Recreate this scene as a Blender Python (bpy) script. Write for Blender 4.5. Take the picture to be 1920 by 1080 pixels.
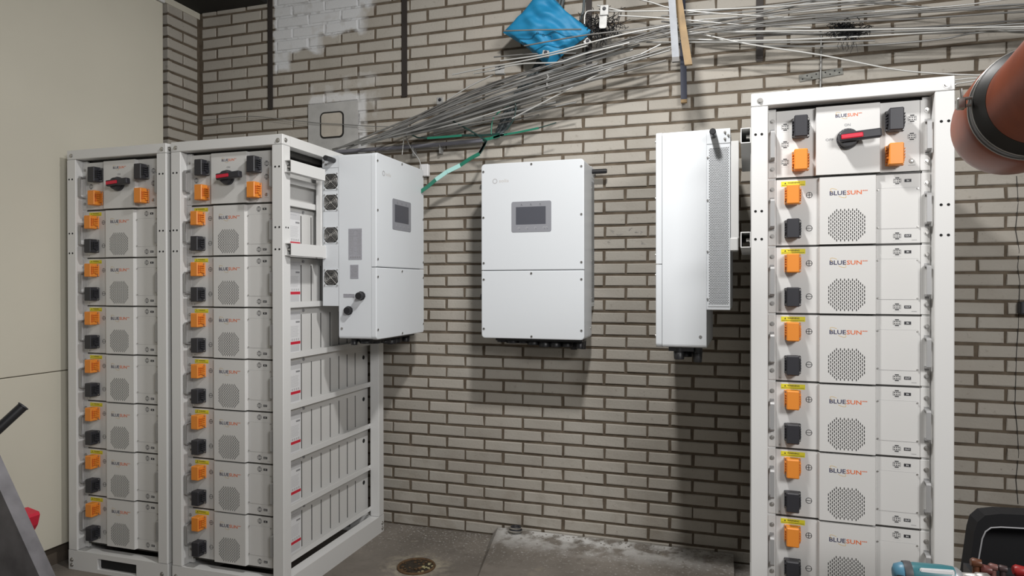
import bpy, bmesh, math, random
from mathutils import Vector, Matrix, noise
random.seed(7)
for o in list(bpy.data.objects): bpy.data.objects.remove(o)
S = bpy.context.scene
C = S.collection
PI = math.pi
V = Vector
# ------------------------------------------------------------------ camera, world, lights, exposure
F, CZ, YAW, PITCH, ROLL = 1250.4, 1.3852, .3020, -.00544, -.00117
fwd = V((-math.sin(YAW)*math.cos(PITCH), math.cos(YAW)*math.cos(PITCH), math.sin(PITCH)))
rt0 = V((math.cos(YAW), math.sin(YAW), 0)); up0 = rt0.cross(fwd)
rgt = rt0*math.cos(ROLL)+up0*math.sin(ROLL); upv = -rt0*math.sin(ROLL)+up0*math.cos(ROLL)
cd = bpy.data.cameras.new('camera'); cam = bpy.data.objects.new('camera', cd); C.objects.link(cam)
cd.sensor_width = 36; cd.lens = F/1920*36; cd.clip_start = .05
M = Matrix((rgt, upv, -fwd)).transposed().to_4x4(); M.translation = V((0, 0, CZ)); cam.matrix_world = M
S.camera = cam
CAM = V((0, 0, CZ))
w = bpy.data.worlds.new('world'); S.world = w; w.use_nodes = True
w.node_tree.nodes['Background'].inputs[0].default_value = (.95, .97, 1, 1)
w.node_tree.nodes['Background'].inputs[1].default_value = .25
def light(name, kind, loc, energy, size=.1, col=(1, 1, 1), look=None, sy=None):
    l = bpy.data.lights.new(name, kind); l.energy = energy; l.color = col
    if kind == 'POINT': l.shadow_soft_size = size
    if kind == 'AREA':
        l.size = size
        if sy: l.shape = 'RECTANGLE'; l.size_y = sy
    o = bpy.data.objects.new(name, l); C.objects.link(o); o.location = loc
    if look: o.rotation_euler = (V(look)-V(loc)).to_track_quat('-Z', 'Y').to_euler()
    return o
light('work_lamp', 'AREA', (-.32, 1.80, 3.05), 43, .17, (1, .985, .965), (-.42, 2.6, .2)).data.shape = 'DISK'
light('fill_light', 'AREA', (1.9, -.8, 2.7), 92, 1.1, (1, .99, .98), (-1.4, 3.0, 1.0), .8)  # area fill light added out of view at the front right
S.view_settings.view_transform = 'Standard'; S.view_settings.look = 'None'
S.view_settings.exposure = 0; S.view_settings.gamma = 1; S.view_settings.use_curve_mapping = False

def at(px, py, Y):            # the world point on the plane y=Y seen at a pixel of the photograph
    d = fwd + rgt*((px-960)/F) - upv*((py-540)/F)
    return CAM + d*(Y/d.y)
def proj(p):
    v = V(p)-CAM; d = v.dot(fwd)
    return 960+F*v.dot(rgt)/d, 540-F*v.dot(upv)/d

# ------------------------------------------------------------------ helpers
class MB:
    def __init__(s): s.v = []; s.f = []; s.m = []; s.sm = []
    def add(s, vs, fs, m=0, smooth=False):
        b = len(s.v); s.v += [tuple(q) for q in vs]
        for f in fs: s.f.append(tuple(b+i for i in f)); s.m.append(m); s.sm.append(smooth)
        return s
    def box(s, x0, x1, y0, y1, z0, z1, m=0):
        return s.add([(x, y, z) for x in (x0, x1) for y in (y0, y1) for z in (z0, z1)],
            [(0, 1, 3, 2), (4, 6, 7, 5), (0, 4, 5, 1), (2, 3, 7, 6), (0, 2, 6, 4), (1, 5, 7, 3)], m)
    def bm(s, bm, m=0, smooth=False):
        bm.verts.ensure_lookup_table(); bm.verts.index_update()
        s.add([v.co for v in bm.verts], [[v.index for v in f.verts] for f in bm.faces], m, smooth); bm.free(); return s
    def rbox(s, x0, x1, y0, y1, z0, z1, r=.003, seg=2, m=0, axis=None):
        bm = bmesh.new(); bmesh.ops.create_cube(bm, size=1)
        for v in bm.verts: v.co = V(((x0+x1)/2+v.co.x*(x1-x0), (y0+y1)/2+v.co.y*(y1-y0), (z0+z1)/2+v.co.z*(z1-z0)))
        es = bm.edges[:]
        if axis is not None: es = [e for e in es if abs((e.verts[0].co-e.verts[1].co)[axis]) > 1e-6]
        bmesh.ops.bevel(bm, geom=es, offset=r, segments=seg, profile=.5, affect='EDGES')
        return s.bm(bm, m)
    def prism(s, poly, a, b, axis=1, m=0):      # polygon in the plane across `axis`, extruded a..b
        n = len(poly); P = []
        for t in (a, b):
            for (u, w_) in poly:
                P.append({0: (t, u, w_), 1: (u, t, w_), 2: (u, w_, t)}[axis])
        fs = [tuple(range(n)), tuple(range(2*n-1, n-1, -1))]+[(i, i+n, (i+1) % n+n, (i+1) % n) for i in range(n)]
        return s.add(P, fs, m)
    def tube(s, pts, r, n=6, m=0, cap=True):
        pts = [V(p) for p in pts]; k = len(pts); vs = []; fs = []
        t0 = (pts[1]-pts[0]).normalized(); u = t0.orthogonal().normalized()
        for i, p in enumerate(pts):
            t = (pts[min(i+1, k-1)]-pts[max(i-1, 0)]).normalized()
            u = (u-t*u.dot(t)).normalized(); w_ = t.cross(u); rr = r[i] if isinstance(r, (list, tuple)) else r
            for j in range(n):
                a = 2*PI*j/n; vs.append(p+(u*math.cos(a)+w_*math.sin(a))*rr)
        for i in range(k-1):
            for j in range(n): fs.append((i*n+j, i*n+(j+1) % n, (i+1)*n+(j+1) % n, (i+1)*n+j))
        s.add(vs, fs, m, n > 5)
        if cap: s.add(vs[:n], [tuple(range(n-1, -1, -1))], m).add(vs[-n:], [tuple(range(n))], m)
        return s
    def cyl(s, p0, p1, r, n=16, m=0): return s.tube([p0, p1], r, n, m)
    def ring(s, c, ax, R, r, n=24, k=6, m=0):
        c = V(c); ax = V(ax).normalized(); u = ax.orthogonal().normalized(); w_ = ax.cross(u); vs = []; fs = []
        for i in range(n):
            a = 2*PI*i/n; d = u*math.cos(a)+w_*math.sin(a)
            for j in range(k):
                b = 2*PI*j/k; vs.append(c+d*(R+r*math.cos(b))+ax*(r*math.sin(b)))
        for i in range(n):
            for j in range(k): fs.append((i*k+j, ((i+1) % n)*k+j, ((i+1) % n)*k+(j+1) % k, i*k+(j+1) % k))
        return s.add(vs, fs, m, True)
    def ribbon(s, pts, w_, y, m=0, n=None, thick=.0003):      # a flat printed stroke in the xz plane at depth y
        for (x0, z0), (x1, z1) in zip(pts, pts[1:]):
            d = V((x1-x0, z1-z0)); L = d.length or 1e-6; nx, nz = -d.y/L*w_/2, d.x/L*w_/2; ex, ez = d.x/L*w_*.4, d.y/L*w_*.4
            s.add([(x0+nx-ex, y, z0+nz-ez), (x0-nx-ex, y, z0-nz-ez), (x1-nx+ex, y, z1-nz+ez), (x1+nx+ex, y, z1+nz+ez)], [(0, 1, 2, 3)], m)
        return s
    def text(s, t, x, z, y, h, wd=None, m=0, center=False, side=None):
        vs, fs, bw, bh = textmesh(t)
        sy = h/bh; sx = (wd/bw) if wd else sy
        ox = x-(bw*sx/2 if center else 0)
        s.add([(ox+a*sx, y, z+b*sy) for a, b in vs], fs, m); return s
    def move(s, f): s.v = [tuple(f(V(q))) for q in s.v]; return s
_tc = {}
def textmesh(t):
    if t in _tc: return _tc[t]
    cu = bpy.data.curves.new('t', 'FONT'); cu.body = t; cu.resolution_u = 2; cu.offset = .018
    ob = bpy.data.objects.new('t', cu); C.objects.link(ob); bpy.context.view_layer.update()
    me = bpy.data.meshes.new_from_object(ob.evaluated_get(bpy.context.evaluated_depsgraph_get()))
    vs = [(q.co.x, q.co.y) for q in me.vertices]; fs = [tuple(p.vertices) for p in me.polygons]
    bpy.data.objects.remove(ob); bpy.data.curves.remove(cu); bpy.data.meshes.remove(me)
    x0 = min(q[0] for q in vs); z0 = min(q[1] for q in vs); vs = [(a-x0, b-z0) for a, b in vs]
    _tc[t] = (vs, fs, max(q[0] for q in vs), max(q[1] for q in vs)); return _tc[t]

def mesh(name, mb, mats):
    me = bpy.data.meshes.new(name); me.from_pydata(mb.v, [], mb.f)
    if not isinstance(mats, (list, tuple)): mats = [mats]
    for m in mats: me.materials.append(m)
    me.polygons.foreach_set('material_index', mb.m); me.polygons.foreach_set('use_smooth', mb.sm); me.update()
    return me
def part(name, mb, mats, parent=None, label=None, stuff=False, me=None):
    o = bpy.data.objects.new(name, me or mesh(name, mb, mats)); C.objects.link(o)
    if parent: o.parent = parent
    if label: o['label'] = label
    if stuff: o['kind'] = 'stuff'
    return o
def tag(o, label, cat, group=None):
    o['label'] = label; o['category'] = cat
    if group: o['group'] = group
    return o
def thing(name, label, cat, loc=(0, 0, 0), rz=0, group=None):
    o = bpy.data.objects.new(name, None); C.objects.link(o); o.empty_display_size = .05
    o.location = loc; o.rotation_euler = (0, 0, rz); return tag(o, label, cat, group)
def struct(o): o['kind'] = 'structure'; return o
kids = {}
def copy_tree(o, parent=None):
    c = o.copy(); C.objects.link(c)
    if parent: c.parent = parent
    for ch in kids.get(o.name) or []: copy_tree(ch, c)
    return c
def index_children():
    kids.clear()
    for o in bpy.data.objects:
        if o.parent: kids.setdefault(o.parent.name, []).append(o)

# ------------------------------------------------------------------ materials
def mat(name, col, rough=.5, metal=0, var=0, scale=8, bump=0, bscale=200, dirt=None, coat=0, spec=.5):
    m = bpy.data.materials.new(name); m.use_nodes = True; nt = m.node_tree; b = nt.nodes['Principled BSDF']
    b.inputs['Base Color'].default_value = (*col, 1); b.inputs['Roughness'].default_value = rough
    b.inputs['Metallic'].default_value = metal; b.inputs['Specular IOR Level'].default_value = spec
    if coat: b.inputs['Coat Weight'].default_value = coat
    g = nt.nodes.new('ShaderNodeNewGeometry')
    if var:
        n = nt.nodes.new('ShaderNodeTexNoise'); n.inputs['Scale'].default_value = scale; n.inputs['Detail'].default_value = 5
        nt.links.new(g.outputs['Position'], n.inputs['Vector'])
        r = nt.nodes.new('ShaderNodeMapRange'); r.inputs[1].default_value = .3; r.inputs[2].default_value = .7
        r.inputs[3].default_value = 1-var; r.inputs[4].default_value = 1+var*.6; nt.links.new(n.outputs['Fac'], r.inputs[0])
        x = nt.nodes.new('ShaderNodeMix'); x.data_type = 'RGBA'; x.blend_type = 'MULTIPLY'; x.inputs[0].default_value = 1
        x.inputs[6].default_value = (*col, 1); nt.links.new(r.outputs[0], x.inputs[7]); nt.links.new(x.outputs[2], b.inputs['Base Color'])
    if bump:
        n = nt.nodes.new('ShaderNodeTexNoise'); n.inputs['Scale'].default_value = bscale; n.inputs['Detail'].default_value = 4
        nt.links.new(g.outputs['Position'], n.inputs['Vector'])
        bp = nt.nodes.new('ShaderNodeBump'); bp.inputs['Strength'].default_value = bump; bp.inputs['Distance'].default_value = .002
        nt.links.new(n.outputs['Fac'], bp.inputs['Height']); nt.links.new(bp.outputs[0], b.inputs['Normal'])
    return m
W_ = mat('white_powder_coat', (.70, .70, .69), .42, bump=.05, bscale=900)
WI = mat('white_module_paint', (.66, .655, .64), .45, bump=.05, bscale=900)
INV = mat('inverter_white', (.70, .728, .755), .38)
BLK = mat('black_plastic', (.018, .018, .02), .4)
BLK2 = mat('charcoal_plastic', (.028, .028, .034), .45)
HOLE = mat('dark_hole', (.012, .012, .012), .9)
GAP = mat('dark_gap', (.035, .033, .03), .5)
ORG = mat('orange_plastic', (.80, .27, .035), .4)
ORD = mat('orange_shade_plastic', (.55, .12, .02), .5)
STL = mat('bolt_steel', (.50, .49, .47), .38, .85)
ALU = mat('handle_aluminium', (.38, .38, .38), .5, .35)
ROD = mat('galvanised_rod', (.34, .34, .33), .5, .6, var=.25, scale=6)
ROD2 = mat('dull_rod', (.24, .235, .225), .55, .5, var=.3, scale=6)
ROD3 = mat('bright_rod', (.60, .60, .58), .45, .5)
GAL = mat('galvanised_plate', (.45, .45, .44), .5, .5, var=.15, scale=40)
YEL = mat('yellow_label', (.72, .66, .03), .5)
INK = mat('black_ink', (.02, .02, .025), .6)
NAVY = mat('navy_ink', (.035, .035, .09), .6)
ORI = mat('orange_ink', (.72, .16, .05), .6)
YLI = mat('gold_ink', (.75, .50, .12), .6)
WHI = mat('white_ink', (.8, .8, .8), .6)
GRI = mat('grey_ink', (.28, .28, .29), .6)
PAL = mat('pale_grey_ink', (.50, .50, .51), .6)
RED = mat('red_plastic', (.62, .02, .05), .4)
REDI = mat('red_label_ink', (.60, .015, .04), .5)
LAB = mat('paper_label', (.74, .74, .75), .5)
SIL = mat('silver_label', (.42, .42, .46), .4, .3, var=.12, scale=120)
BEZ = mat('grey_bezel', (.27, .275, .30), .4)
LCD = mat('dark_display', (.085, .088, .105), .3)
LCD2 = BEZ
CREAM = mat('cream_panel', (.67, .64, .54), .5, var=.05, scale=1.5, bump=.02)
DARKW = mat('dark_timber', (.02, .019, .017), .8)
STRAP = mat('dark_strap_steel', (.045, .037, .033), .6, .2, var=.2)
PVC = mat('grey_conduit', (.20, .20, .23), .5)
GRN = mat('green_tape', (.02, .17, .11), .35)
MINT = mat('mint_tape', (.42, .72, .68), .35)
DGR = mat('dark_green_tape', (.012, .04, .035), .4)
TARP = mat('dark_cable', (.07, .085, .09), .5)
WOODT = mat('tan_wood', (.27, .175, .075), .6, var=.25, scale=20)
WOODG = mat('grey_wood', (.27, .285, .31), .6, var=.15, scale=20)
WOODN = mat('navy_painted_wood', (.03, .035, .06), .6)
PIPE = mat('terracotta_pipe', (.34, .078, .03), .38, var=.35, scale=6)
RUB = mat('black_rubber', (.015, .014, .013), .45)
CONC = mat('concrete_plate', (.43, .425, .41), .85, var=.12, scale=14, bump=.3)
BRKP = mat('beige_plug', (.47, .43, .37), .85, var=.1, scale=20, bump=.2)
RUST = mat('rusty_iron', (.13, .075, .035), .8, .2, var=.5, scale=40, bump=.5)
TEAL = mat('teal_plastic', (.03, .145, .17), .4)
LBLU = mat('blue_plastic', (.08, .22, .32), .4)
DGY = mat('dark_grey_plastic', (.06, .06, .065), .5)
LADM = mat('dusty_aluminium', (.16, .155, .165), .5, .5, var=.35, scale=14)
FIB = mat('black_fibre', (.012, .012, .014), .7)
GRB = mat('debris_grey', (.30, .28, .25), .9, var=.3, scale=60)

def brick_material(name, brick):
    m = bpy.data.materials.new(name); m.use_nodes = True; nt = m.node_tree; N = nt.nodes; L = nt.links; b = N['Principled BSDF']
    b.inputs['Roughness'].default_value = .88; b.inputs['Specular IOR Level'].default_value = .25
    g = N.new('ShaderNodeNewGeometry')
    def noi(sc, det=5, off=0, st=None):
        n = N.new('ShaderNodeTexNoise'); n.inputs['Scale'].default_value = sc; n.inputs['Detail'].default_value = det
        mp = N.new('ShaderNodeMapping'); mp.inputs['Location'].default_value = (off, off, off)
        if st: mp.inputs['Scale'].default_value = st
        L.new(g.outputs['Position'], mp.inputs['Vector']); L.new(mp.outputs[0], n.inputs['Vector']); return n.outputs['Fac']
    def mr(v, a, c, d=0, e=1):
        r = N.new('ShaderNodeMapRange'); r.inputs[1].default_value = a; r.inputs[2].default_value = c; r.inputs[3].default_value = d; r.inputs[4].default_value = e
        L.new(v, r.inputs[0]); return r.outputs[0]
    def mix(f, A, B, bt='MIX'):
        x = N.new('ShaderNodeMix'); x.data_type = 'RGBA'; x.blend_type = bt
        for i, q in ((0, f), (6, A), (7, B)):
            if isinstance(q, (int, float)): x.inputs[i].default_value = q
            elif isinstance(q, tuple): x.inputs[i].default_value = (*q, 1)
            else: L.new(q, x.inputs[i])
        return x.outputs[2]
    def ma(op, A, B):
        x = N.new('ShaderNodeMath'); x.operation = op
        for i, q in ((0, A), (1, B)):
            if isinstance(q, (int, float)): x.inputs[i].default_value = q
            else: L.new(q, x.inputs[i])
        return x.outputs[0]
    sep = N.new('ShaderNodeSeparateXYZ'); L.new(g.outputs['Position'], sep.inputs[0]); X, Z = sep.outputs[0], sep.outputs[2]
    if brick:
        oi = N.new('ShaderNodeObjectInfo')
        at_ = N.new('ShaderNodeAttribute'); at_.attribute_name = 'tint'
        rnd = ma('FRACT', ma('ADD', oi.outputs['Random'], at_.outputs['Fac']), 0)
        c = mix(rnd, (.36, .332, .29), (.46, .426, .375))
        c = mix(mr(noi(5), .35, .7), c, (.43, .405, .36))
        c = mix(mr(noi(38, 8, 3), .62, .78, 0, .55), c, (.25, .22, .18))
        c = mix(mr(noi(120, 3, 9), .70, .76, 0, .75), c, (.10, .085, .07))
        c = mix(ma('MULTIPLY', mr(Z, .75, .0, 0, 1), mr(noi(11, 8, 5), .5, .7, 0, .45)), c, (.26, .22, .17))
    else:
        c = mix(mr(noi(20), .3, .7), (.10, .078, .056), (.16, .128, .094))
    # white paint: a brushed patch at the top and smears round the concrete plate
    wob = ma('MULTIPLY', ma('SUBTRACT', noi(9, 6, 2), .5), .16)
    wob2 = ma('MULTIPLY', ma('SUBTRACT', noi(30, 6, 7), .5), .06)
    def rect(x0, x1, z0, z1, k=1., sl=0.):
        Xw = ma('ADD', X, ma('MULTIPLY', wob2, k)); Zw = ma('ADD', ma('ADD', Z, ma('MULTIPLY', wob, k)), ma('MULTIPLY', X, sl))
        a = mr(Xw, x0-.006, x0+.006); b_ = mr(Xw, x1+.03*k, x1-.03*k); c_ = mr(Zw, z0-.012, z0+.012); d = mr(Zw, z1+.01, z1-.01)
        return ma('MULTIPLY', ma('MULTIPLY', a, b_), ma('MULTIPLY', c_, d))
    p = rect(-2.605, -1.99, 2.875, 4, 1.)
    p = ma('MAXIMUM', p, rect(-2.605, -2.28, 2.79, 4, 1.))
    p = ma('MAXIMUM', p, rect(-2.605, -2.50, 2.69, 4, .5))
    p = ma('MAXIMUM', p, rect(-2.10, -1.93, 3.02, 4, 1.))
    thin = mr(noi(16, 6, 12), .30, .44, .7, 1)
    if not brick: thin = mr(noi(30, 6, 12), .34, .5, .6, 1)
    c = mix(ma('MULTIPLY', p, thin), c, (.66, .67, .68))
    q = ma('MAXIMUM', rect(-2.03, -1.975, 2.10, 2.50, .35), rect(-2.36, -1.98, 2.455, 2.52, .5))
    c = mix(ma('MULTIPLY', q, mr(noi(22, 6, 4), .35, .5, .3, .9)), c, (.66, .66, .66))
    q = rect(-2.36, -1.90, 2.02, 2.60, 1.4)
    c = mix(ma('MULTIPLY', q, mr(noi(14, 6, 14), .45, .6, 0, .35)), c, (.62, .62, .61))
    L.new(c, b.inputs['Base Color'])
    bp = N.new('ShaderNodeBump'); bp.inputs['Strength'].default_value = .45; bp.inputs['Distance'].default_value = .003
    L.new(noi(90, 6, 1), bp.inputs['Height']); L.new(bp.outputs[0], b.inputs['Normal'])
    return m
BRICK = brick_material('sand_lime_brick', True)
MORT = brick_material('brown_mortar', False)

def floor_material():
    m = bpy.data.materials.new('worn_concrete_floor'); m.use_nodes = True; nt = m.node_tree; N = nt.nodes; L = nt.links; b = N['Principled BSDF']
    b.inputs['Roughness'].default_value = .8
    g = N.new('ShaderNodeNewGeometry'); sep = N.new('ShaderNodeSeparateXYZ'); L.new(g.outputs['Position'], sep.inputs[0])
    def noi(sc, det=6):
        n = N.new('ShaderNodeTexNoise'); n.inputs['Scale'].default_value = sc; n.inputs['Detail'].default_value = det; L.new(g.outputs['Position'], n.inputs['Vector']); return n.outputs['Fac']
    def mr(v, a, c, d=0, e=1):
        r = N.new('ShaderNodeMapRange'); r.inputs[1].default_value = a; r.inputs[2].default_value = c; r.inputs[3].default_value = d; r.inputs[4].default_value = e; L.new(v, r.inputs[0]); return r.outputs[0]
    def mix(f, A, B):
        x = N.new('ShaderNodeMix'); x.data_type = 'RGBA'
        L.new(f, x.inputs[0]) if not isinstance(f, float) else None
        for i, q in ((6, A), (7, B)):
            if isinstance(q, tuple): x.inputs[i].default_value = (*q, 1)
            else: L.new(q, x.inputs[i])
        return x.outputs[2]
    def mul(a, b_):
        x = N.new('ShaderNodeMath'); x.operation = 'MULTIPLY'; L.new(a, x.inputs[0]); L.new(b_, x.inputs[1]); return x.outputs[0]
    c = mix(mr(noi(3), .35, .65), (.15, .132, .112), (.225, .20, .172))
    c = mix(mr(noi(18), .55, .75, 0, .5), c, (.10, .085, .07))
    c = mix(mr(noi(9), .62, .72, 0, .5), c, (.31, .275, .215))
    # pale lime dust lying along the foot of the wall on the raised part
    d = mul(mr(sep.outputs[1], 3.22, 3.42), mr(sep.outputs[0], -1.2, -1.1))
    d2 = mul(d, mr(noi(14, 9), .38, .56))
    c = mix(mul(d2, mr(sep.outputs[0], .2, -.25, .2, 1)), c, (.60, .59, .57))
    e = mul(mr(sep.outputs[1], 3.0, 3.3), mr(noi(70, 3), .60, .66, 0, .6))
    c = mix(e, c, (.5, .49, .47))
    vm = N.new('ShaderNodeVectorMath'); vm.operation = 'DISTANCE'; L.new(g.outputs['Position'], vm.inputs[0]); vm.inputs[1].default_value = (-1.42, 2.975, 0)
    c = mix(mul(mr(vm.outputs['Value'], .20, .10), mr(noi(26, 8), .42, .62, 0, .7)), c, (.40, .36, .27))
    L.new(c, b.inputs['Base Color'])
    bp = N.new('ShaderNodeBump'); bp.inputs['Strength'].default_value = .5; bp.inputs['Distance'].default_value = .004
    L.new(noi(60, 7), bp.inputs['Height']); L.new(bp.outputs[0], b.inputs['Normal'])
    return m
FLOOR = floor_material()

# ------------------------------------------------------------------ the room
YW = 3.475; SC = YW/3.4519
def wx(x): return x*SC
def wz(z): return CZ+(z-CZ)*SC
XL = wx(-3.143)           # side face of the brick pier
struct(part('floor', MB().box(-4.5, 4.0, -3.0, 3.9, -.12, 0), FLOOR))
fs_ = MB()                # low raised slab along the wall
fs_.add([(-1.16, YW-.01, .052), (-1.02, 2.80, .002), (.065, 2.80, .002), (.065, YW-.01, .052),
         (-1.20, YW-.01, 0), (-1.06, 2.78, 0), (.065, 2.78, 0), (.065, YW-.01, 0)],
        [(0, 1, 2, 3), (0, 4, 5, 1), (1, 5, 6, 2), (2, 6, 7, 3), (3, 7, 4, 0)])
struct(part('trim_1', fs_, FLOOR))['label'] = 'low dusty concrete screed along the foot of the brick wall'
struct(part('ceiling', MB().box(-4.5, 4.0, -3.0, 3.9, 3.55, 3.65), mat('ceiling_grey', (.22, .21, .2), .9)))
struct(part('wall_right', MB().box(3.2, 3.35, -3.0, 3.9, 0, 3.55), mat('plaster', (.5, .48, .45), .9)))
struct(part('trim_2', MB().box(-3.6, wx(-2.64), 3.10, 3.60, wz(3.10), 3.5), DARKW))['label'] = 'dark timber beam and painted brick shade under the ceiling in the corner'  # dark box also stands for the shaded brick row at the wall top
struct(part('trim_3', MB().box(-3.6, XL+.004, 3.10, 3.472, wz(3.06), wz(3.098)), CREAM))['label'] = 'pale ledge on top of the brick pier'

# row joints (heights measured up the wall)
_k = [(-4, -.119), (-2, .011), (0, .141), (10, .797), (14, 1.053), (33, 2.262), (36, 2.457), (48, 3.279), (56, 3.83)]
def row_z(i):
    for (a, za), (b, zb) in zip(_k, _k[1:]):
        if a <= i <= b: return wz(za+(zb-za)*(i-a)/(b-a))
PB = .222*SC; X0 = wx(-1.6828)
def brick_mesh(L, H, D, seed):
    rnd = random.Random(seed); bm = bmesh.new(); bmesh.ops.create_cube(bm, size=1)
    for v in bm.verts: v.co = V((v.co.x*L, v.co.y*D, v.co.z*H))
    front = [e for e in bm.edges if all(v.co.y < 0 for v in e.verts)]
    bmesh.ops.bevel(bm, geom=front, offset=.0035, segments=1, affect='EDGES')
    for v in bm.verts:
        v.co.x += rnd.uniform(-.0022, .0022); v.co.z += rnd.uniform(-.0018, .0018)
        if v.co.y < 0: v.co.y += rnd.uniform(-.0008, .0015)
    b = MB(); b.bm(bm); return b
bmeshes = [brick_mesh(PB-.0125, .0505, .03, s) for s in range(8)]
bdata = [mesh('brick', b, BRICK) for b in bmeshes]
wall_back = struct(part('wall_back', MB().box(-3.6, 3.3, YW+.007, YW+.2, -.12, 3.55), MORT))
occl = [(125, 255, 720, 1100), (908, 305, 1112, 640), (1230, 245, 1372, 655), (1400, 150, 1792, 1100), (610, 290, 795, 640), (1800, 955, 1920, 1080), (1800, 100, 1920, 320), (0, 0, 305, 1080)]
cand = []
for i in range(-3, 51):
    za, zb = row_z(i), row_z(i+1)
    if za > 3.5: break
    off = .5 if i % 2 == 0 else 0
    n = -8
    while True:
        xc = X0+(n+off+.5)*PB; n += 1
        if xc-PB/2 > 3.2: break
        l, r = xc-PB/2, xc+PB/2
        if r < XL+.03: continue
        if l < XL+.012: l = XL+.012
        u, v_ = proj((xc, YW, (za+zb)/2)); u0, _ = proj((l, YW, za)); u1, _ = proj((r, YW, za))
        vis = 0 <= u <= 1920 and 0 <= v_ <= 1080 and not any(a < u < c and b < v_ < d for a, b, c, d in occl)
        cand.append((-(u1-u0)*1 if vis else 0, l, r, za, zb))
cand.sort()
rest = MB(); tint = []; rr = random.Random(3)
for k, (s_, l, r, za, zb) in enumerate(cand):
    full = abs((r-l)-PB) < 1e-4; b = bmeshes[rr.randrange(8)]
    hz = (zb-za-.0145)/.0505; hx = (r-l-.0125)/(PB-.0125); c_ = V(((l+r)/2+rr.uniform(-.003, .003), YW+.015+rr.uniform(-.0015, .0015), (za+zb)/2))
    if k < 290 and full:
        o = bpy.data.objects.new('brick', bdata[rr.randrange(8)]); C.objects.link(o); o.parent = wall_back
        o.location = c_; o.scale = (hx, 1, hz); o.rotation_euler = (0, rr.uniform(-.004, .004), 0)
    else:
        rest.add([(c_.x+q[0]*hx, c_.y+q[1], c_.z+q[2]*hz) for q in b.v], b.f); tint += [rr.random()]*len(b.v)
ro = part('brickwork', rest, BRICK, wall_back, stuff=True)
a_ = ro.data.attributes.new('tint', 'FLOAT', 'POINT'); a_.data.foreach_set('value', tint)

# left wall: cream panels, brick pier with a side face and a narrow front face
wl = struct(part('wall_left', MB().box(-3.5, -3.145, -3.0, 3.115, 0, 3.55), mat('brown_base', (.085, .068, .052), .9, var=.4)))
YP = 3.215*SC-.02
part('panel', MB().rbox(-3.145, -3.1, -.6, 3.116, .963, 3.026, .004), CREAM, wl)
part('panel', MB().rbox(-3.145, -3.1, -.6, 3.116, .104, .9595, .004), CREAM, wl)
part('panel_trim', MB().box(-3.15, -3.09, -.6, 3.12, 3.028, 3.07), W_, wl)
pier = struct(part('trim_4', MB().box(-3.5, XL-.007, YP+.007, YW+.006, 0, 3.55), MORT)); pier['label'] = 'narrow brick pier in the corner beside the cream panels'
for i in range(28, 48):
    za, zb = row_z(i), row_z(i+1)
    if za > 3.15: break
    d0, d1 = YP+.004, YW-.02
    segs = [(d0, d1)] if i % 2 else [(d0, (d0+d1)/2-.004), ((d0+d1)/2+.006, d1)]
    for (a, b) in segs:
        m = brick_mesh(b-a, zb-za-.0145, .03, i*7+int(a*100))
        m.move(lambda q: V((-q.y*1.0+XL-.015+.0, (a+b)/2+q.x, (za+zb)/2+q.z)))
        m.f = [tuple(reversed(f)) for f in m.f]
        part('brick', m, BRICK, pier)
    m = brick_mesh(.105, zb-za-.0145, .03, i*11); m.move(lambda q: V((XL-.0535+q.x, YP+.015+q.y, (za+zb)/2+q.z))); part('brick', m, BRICK, pier)

# ------------------------------------------------------------------ racks
A2, A3 = .0013083, -.037936
W, H, D = .6015, 2.038, .9042
R1, R2, R3 = (-3.03366, 2.45695), (-2.40478, 2.45777), (.10234, 2.43158)
def RK(o, a, l, d, z): return V((o[0]+l*math.cos(a)-d*math.sin(a), o[1]+l*math.sin(a)+d*math.cos(a), z))
TOPZ, PT = 1.7462, .2315
def bolt(mb, x, y, z, r=.0075, m=0, ax=(0, -1, 0), h=.006):
    ax = V(ax); c = V((x, y, z))
    mb.cyl(c, c+ax*.0015, r*1.35, 12, m); mb.cyl(c+ax*.0015, c+ax*h, r*.85, 6, m); return mb

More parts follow.
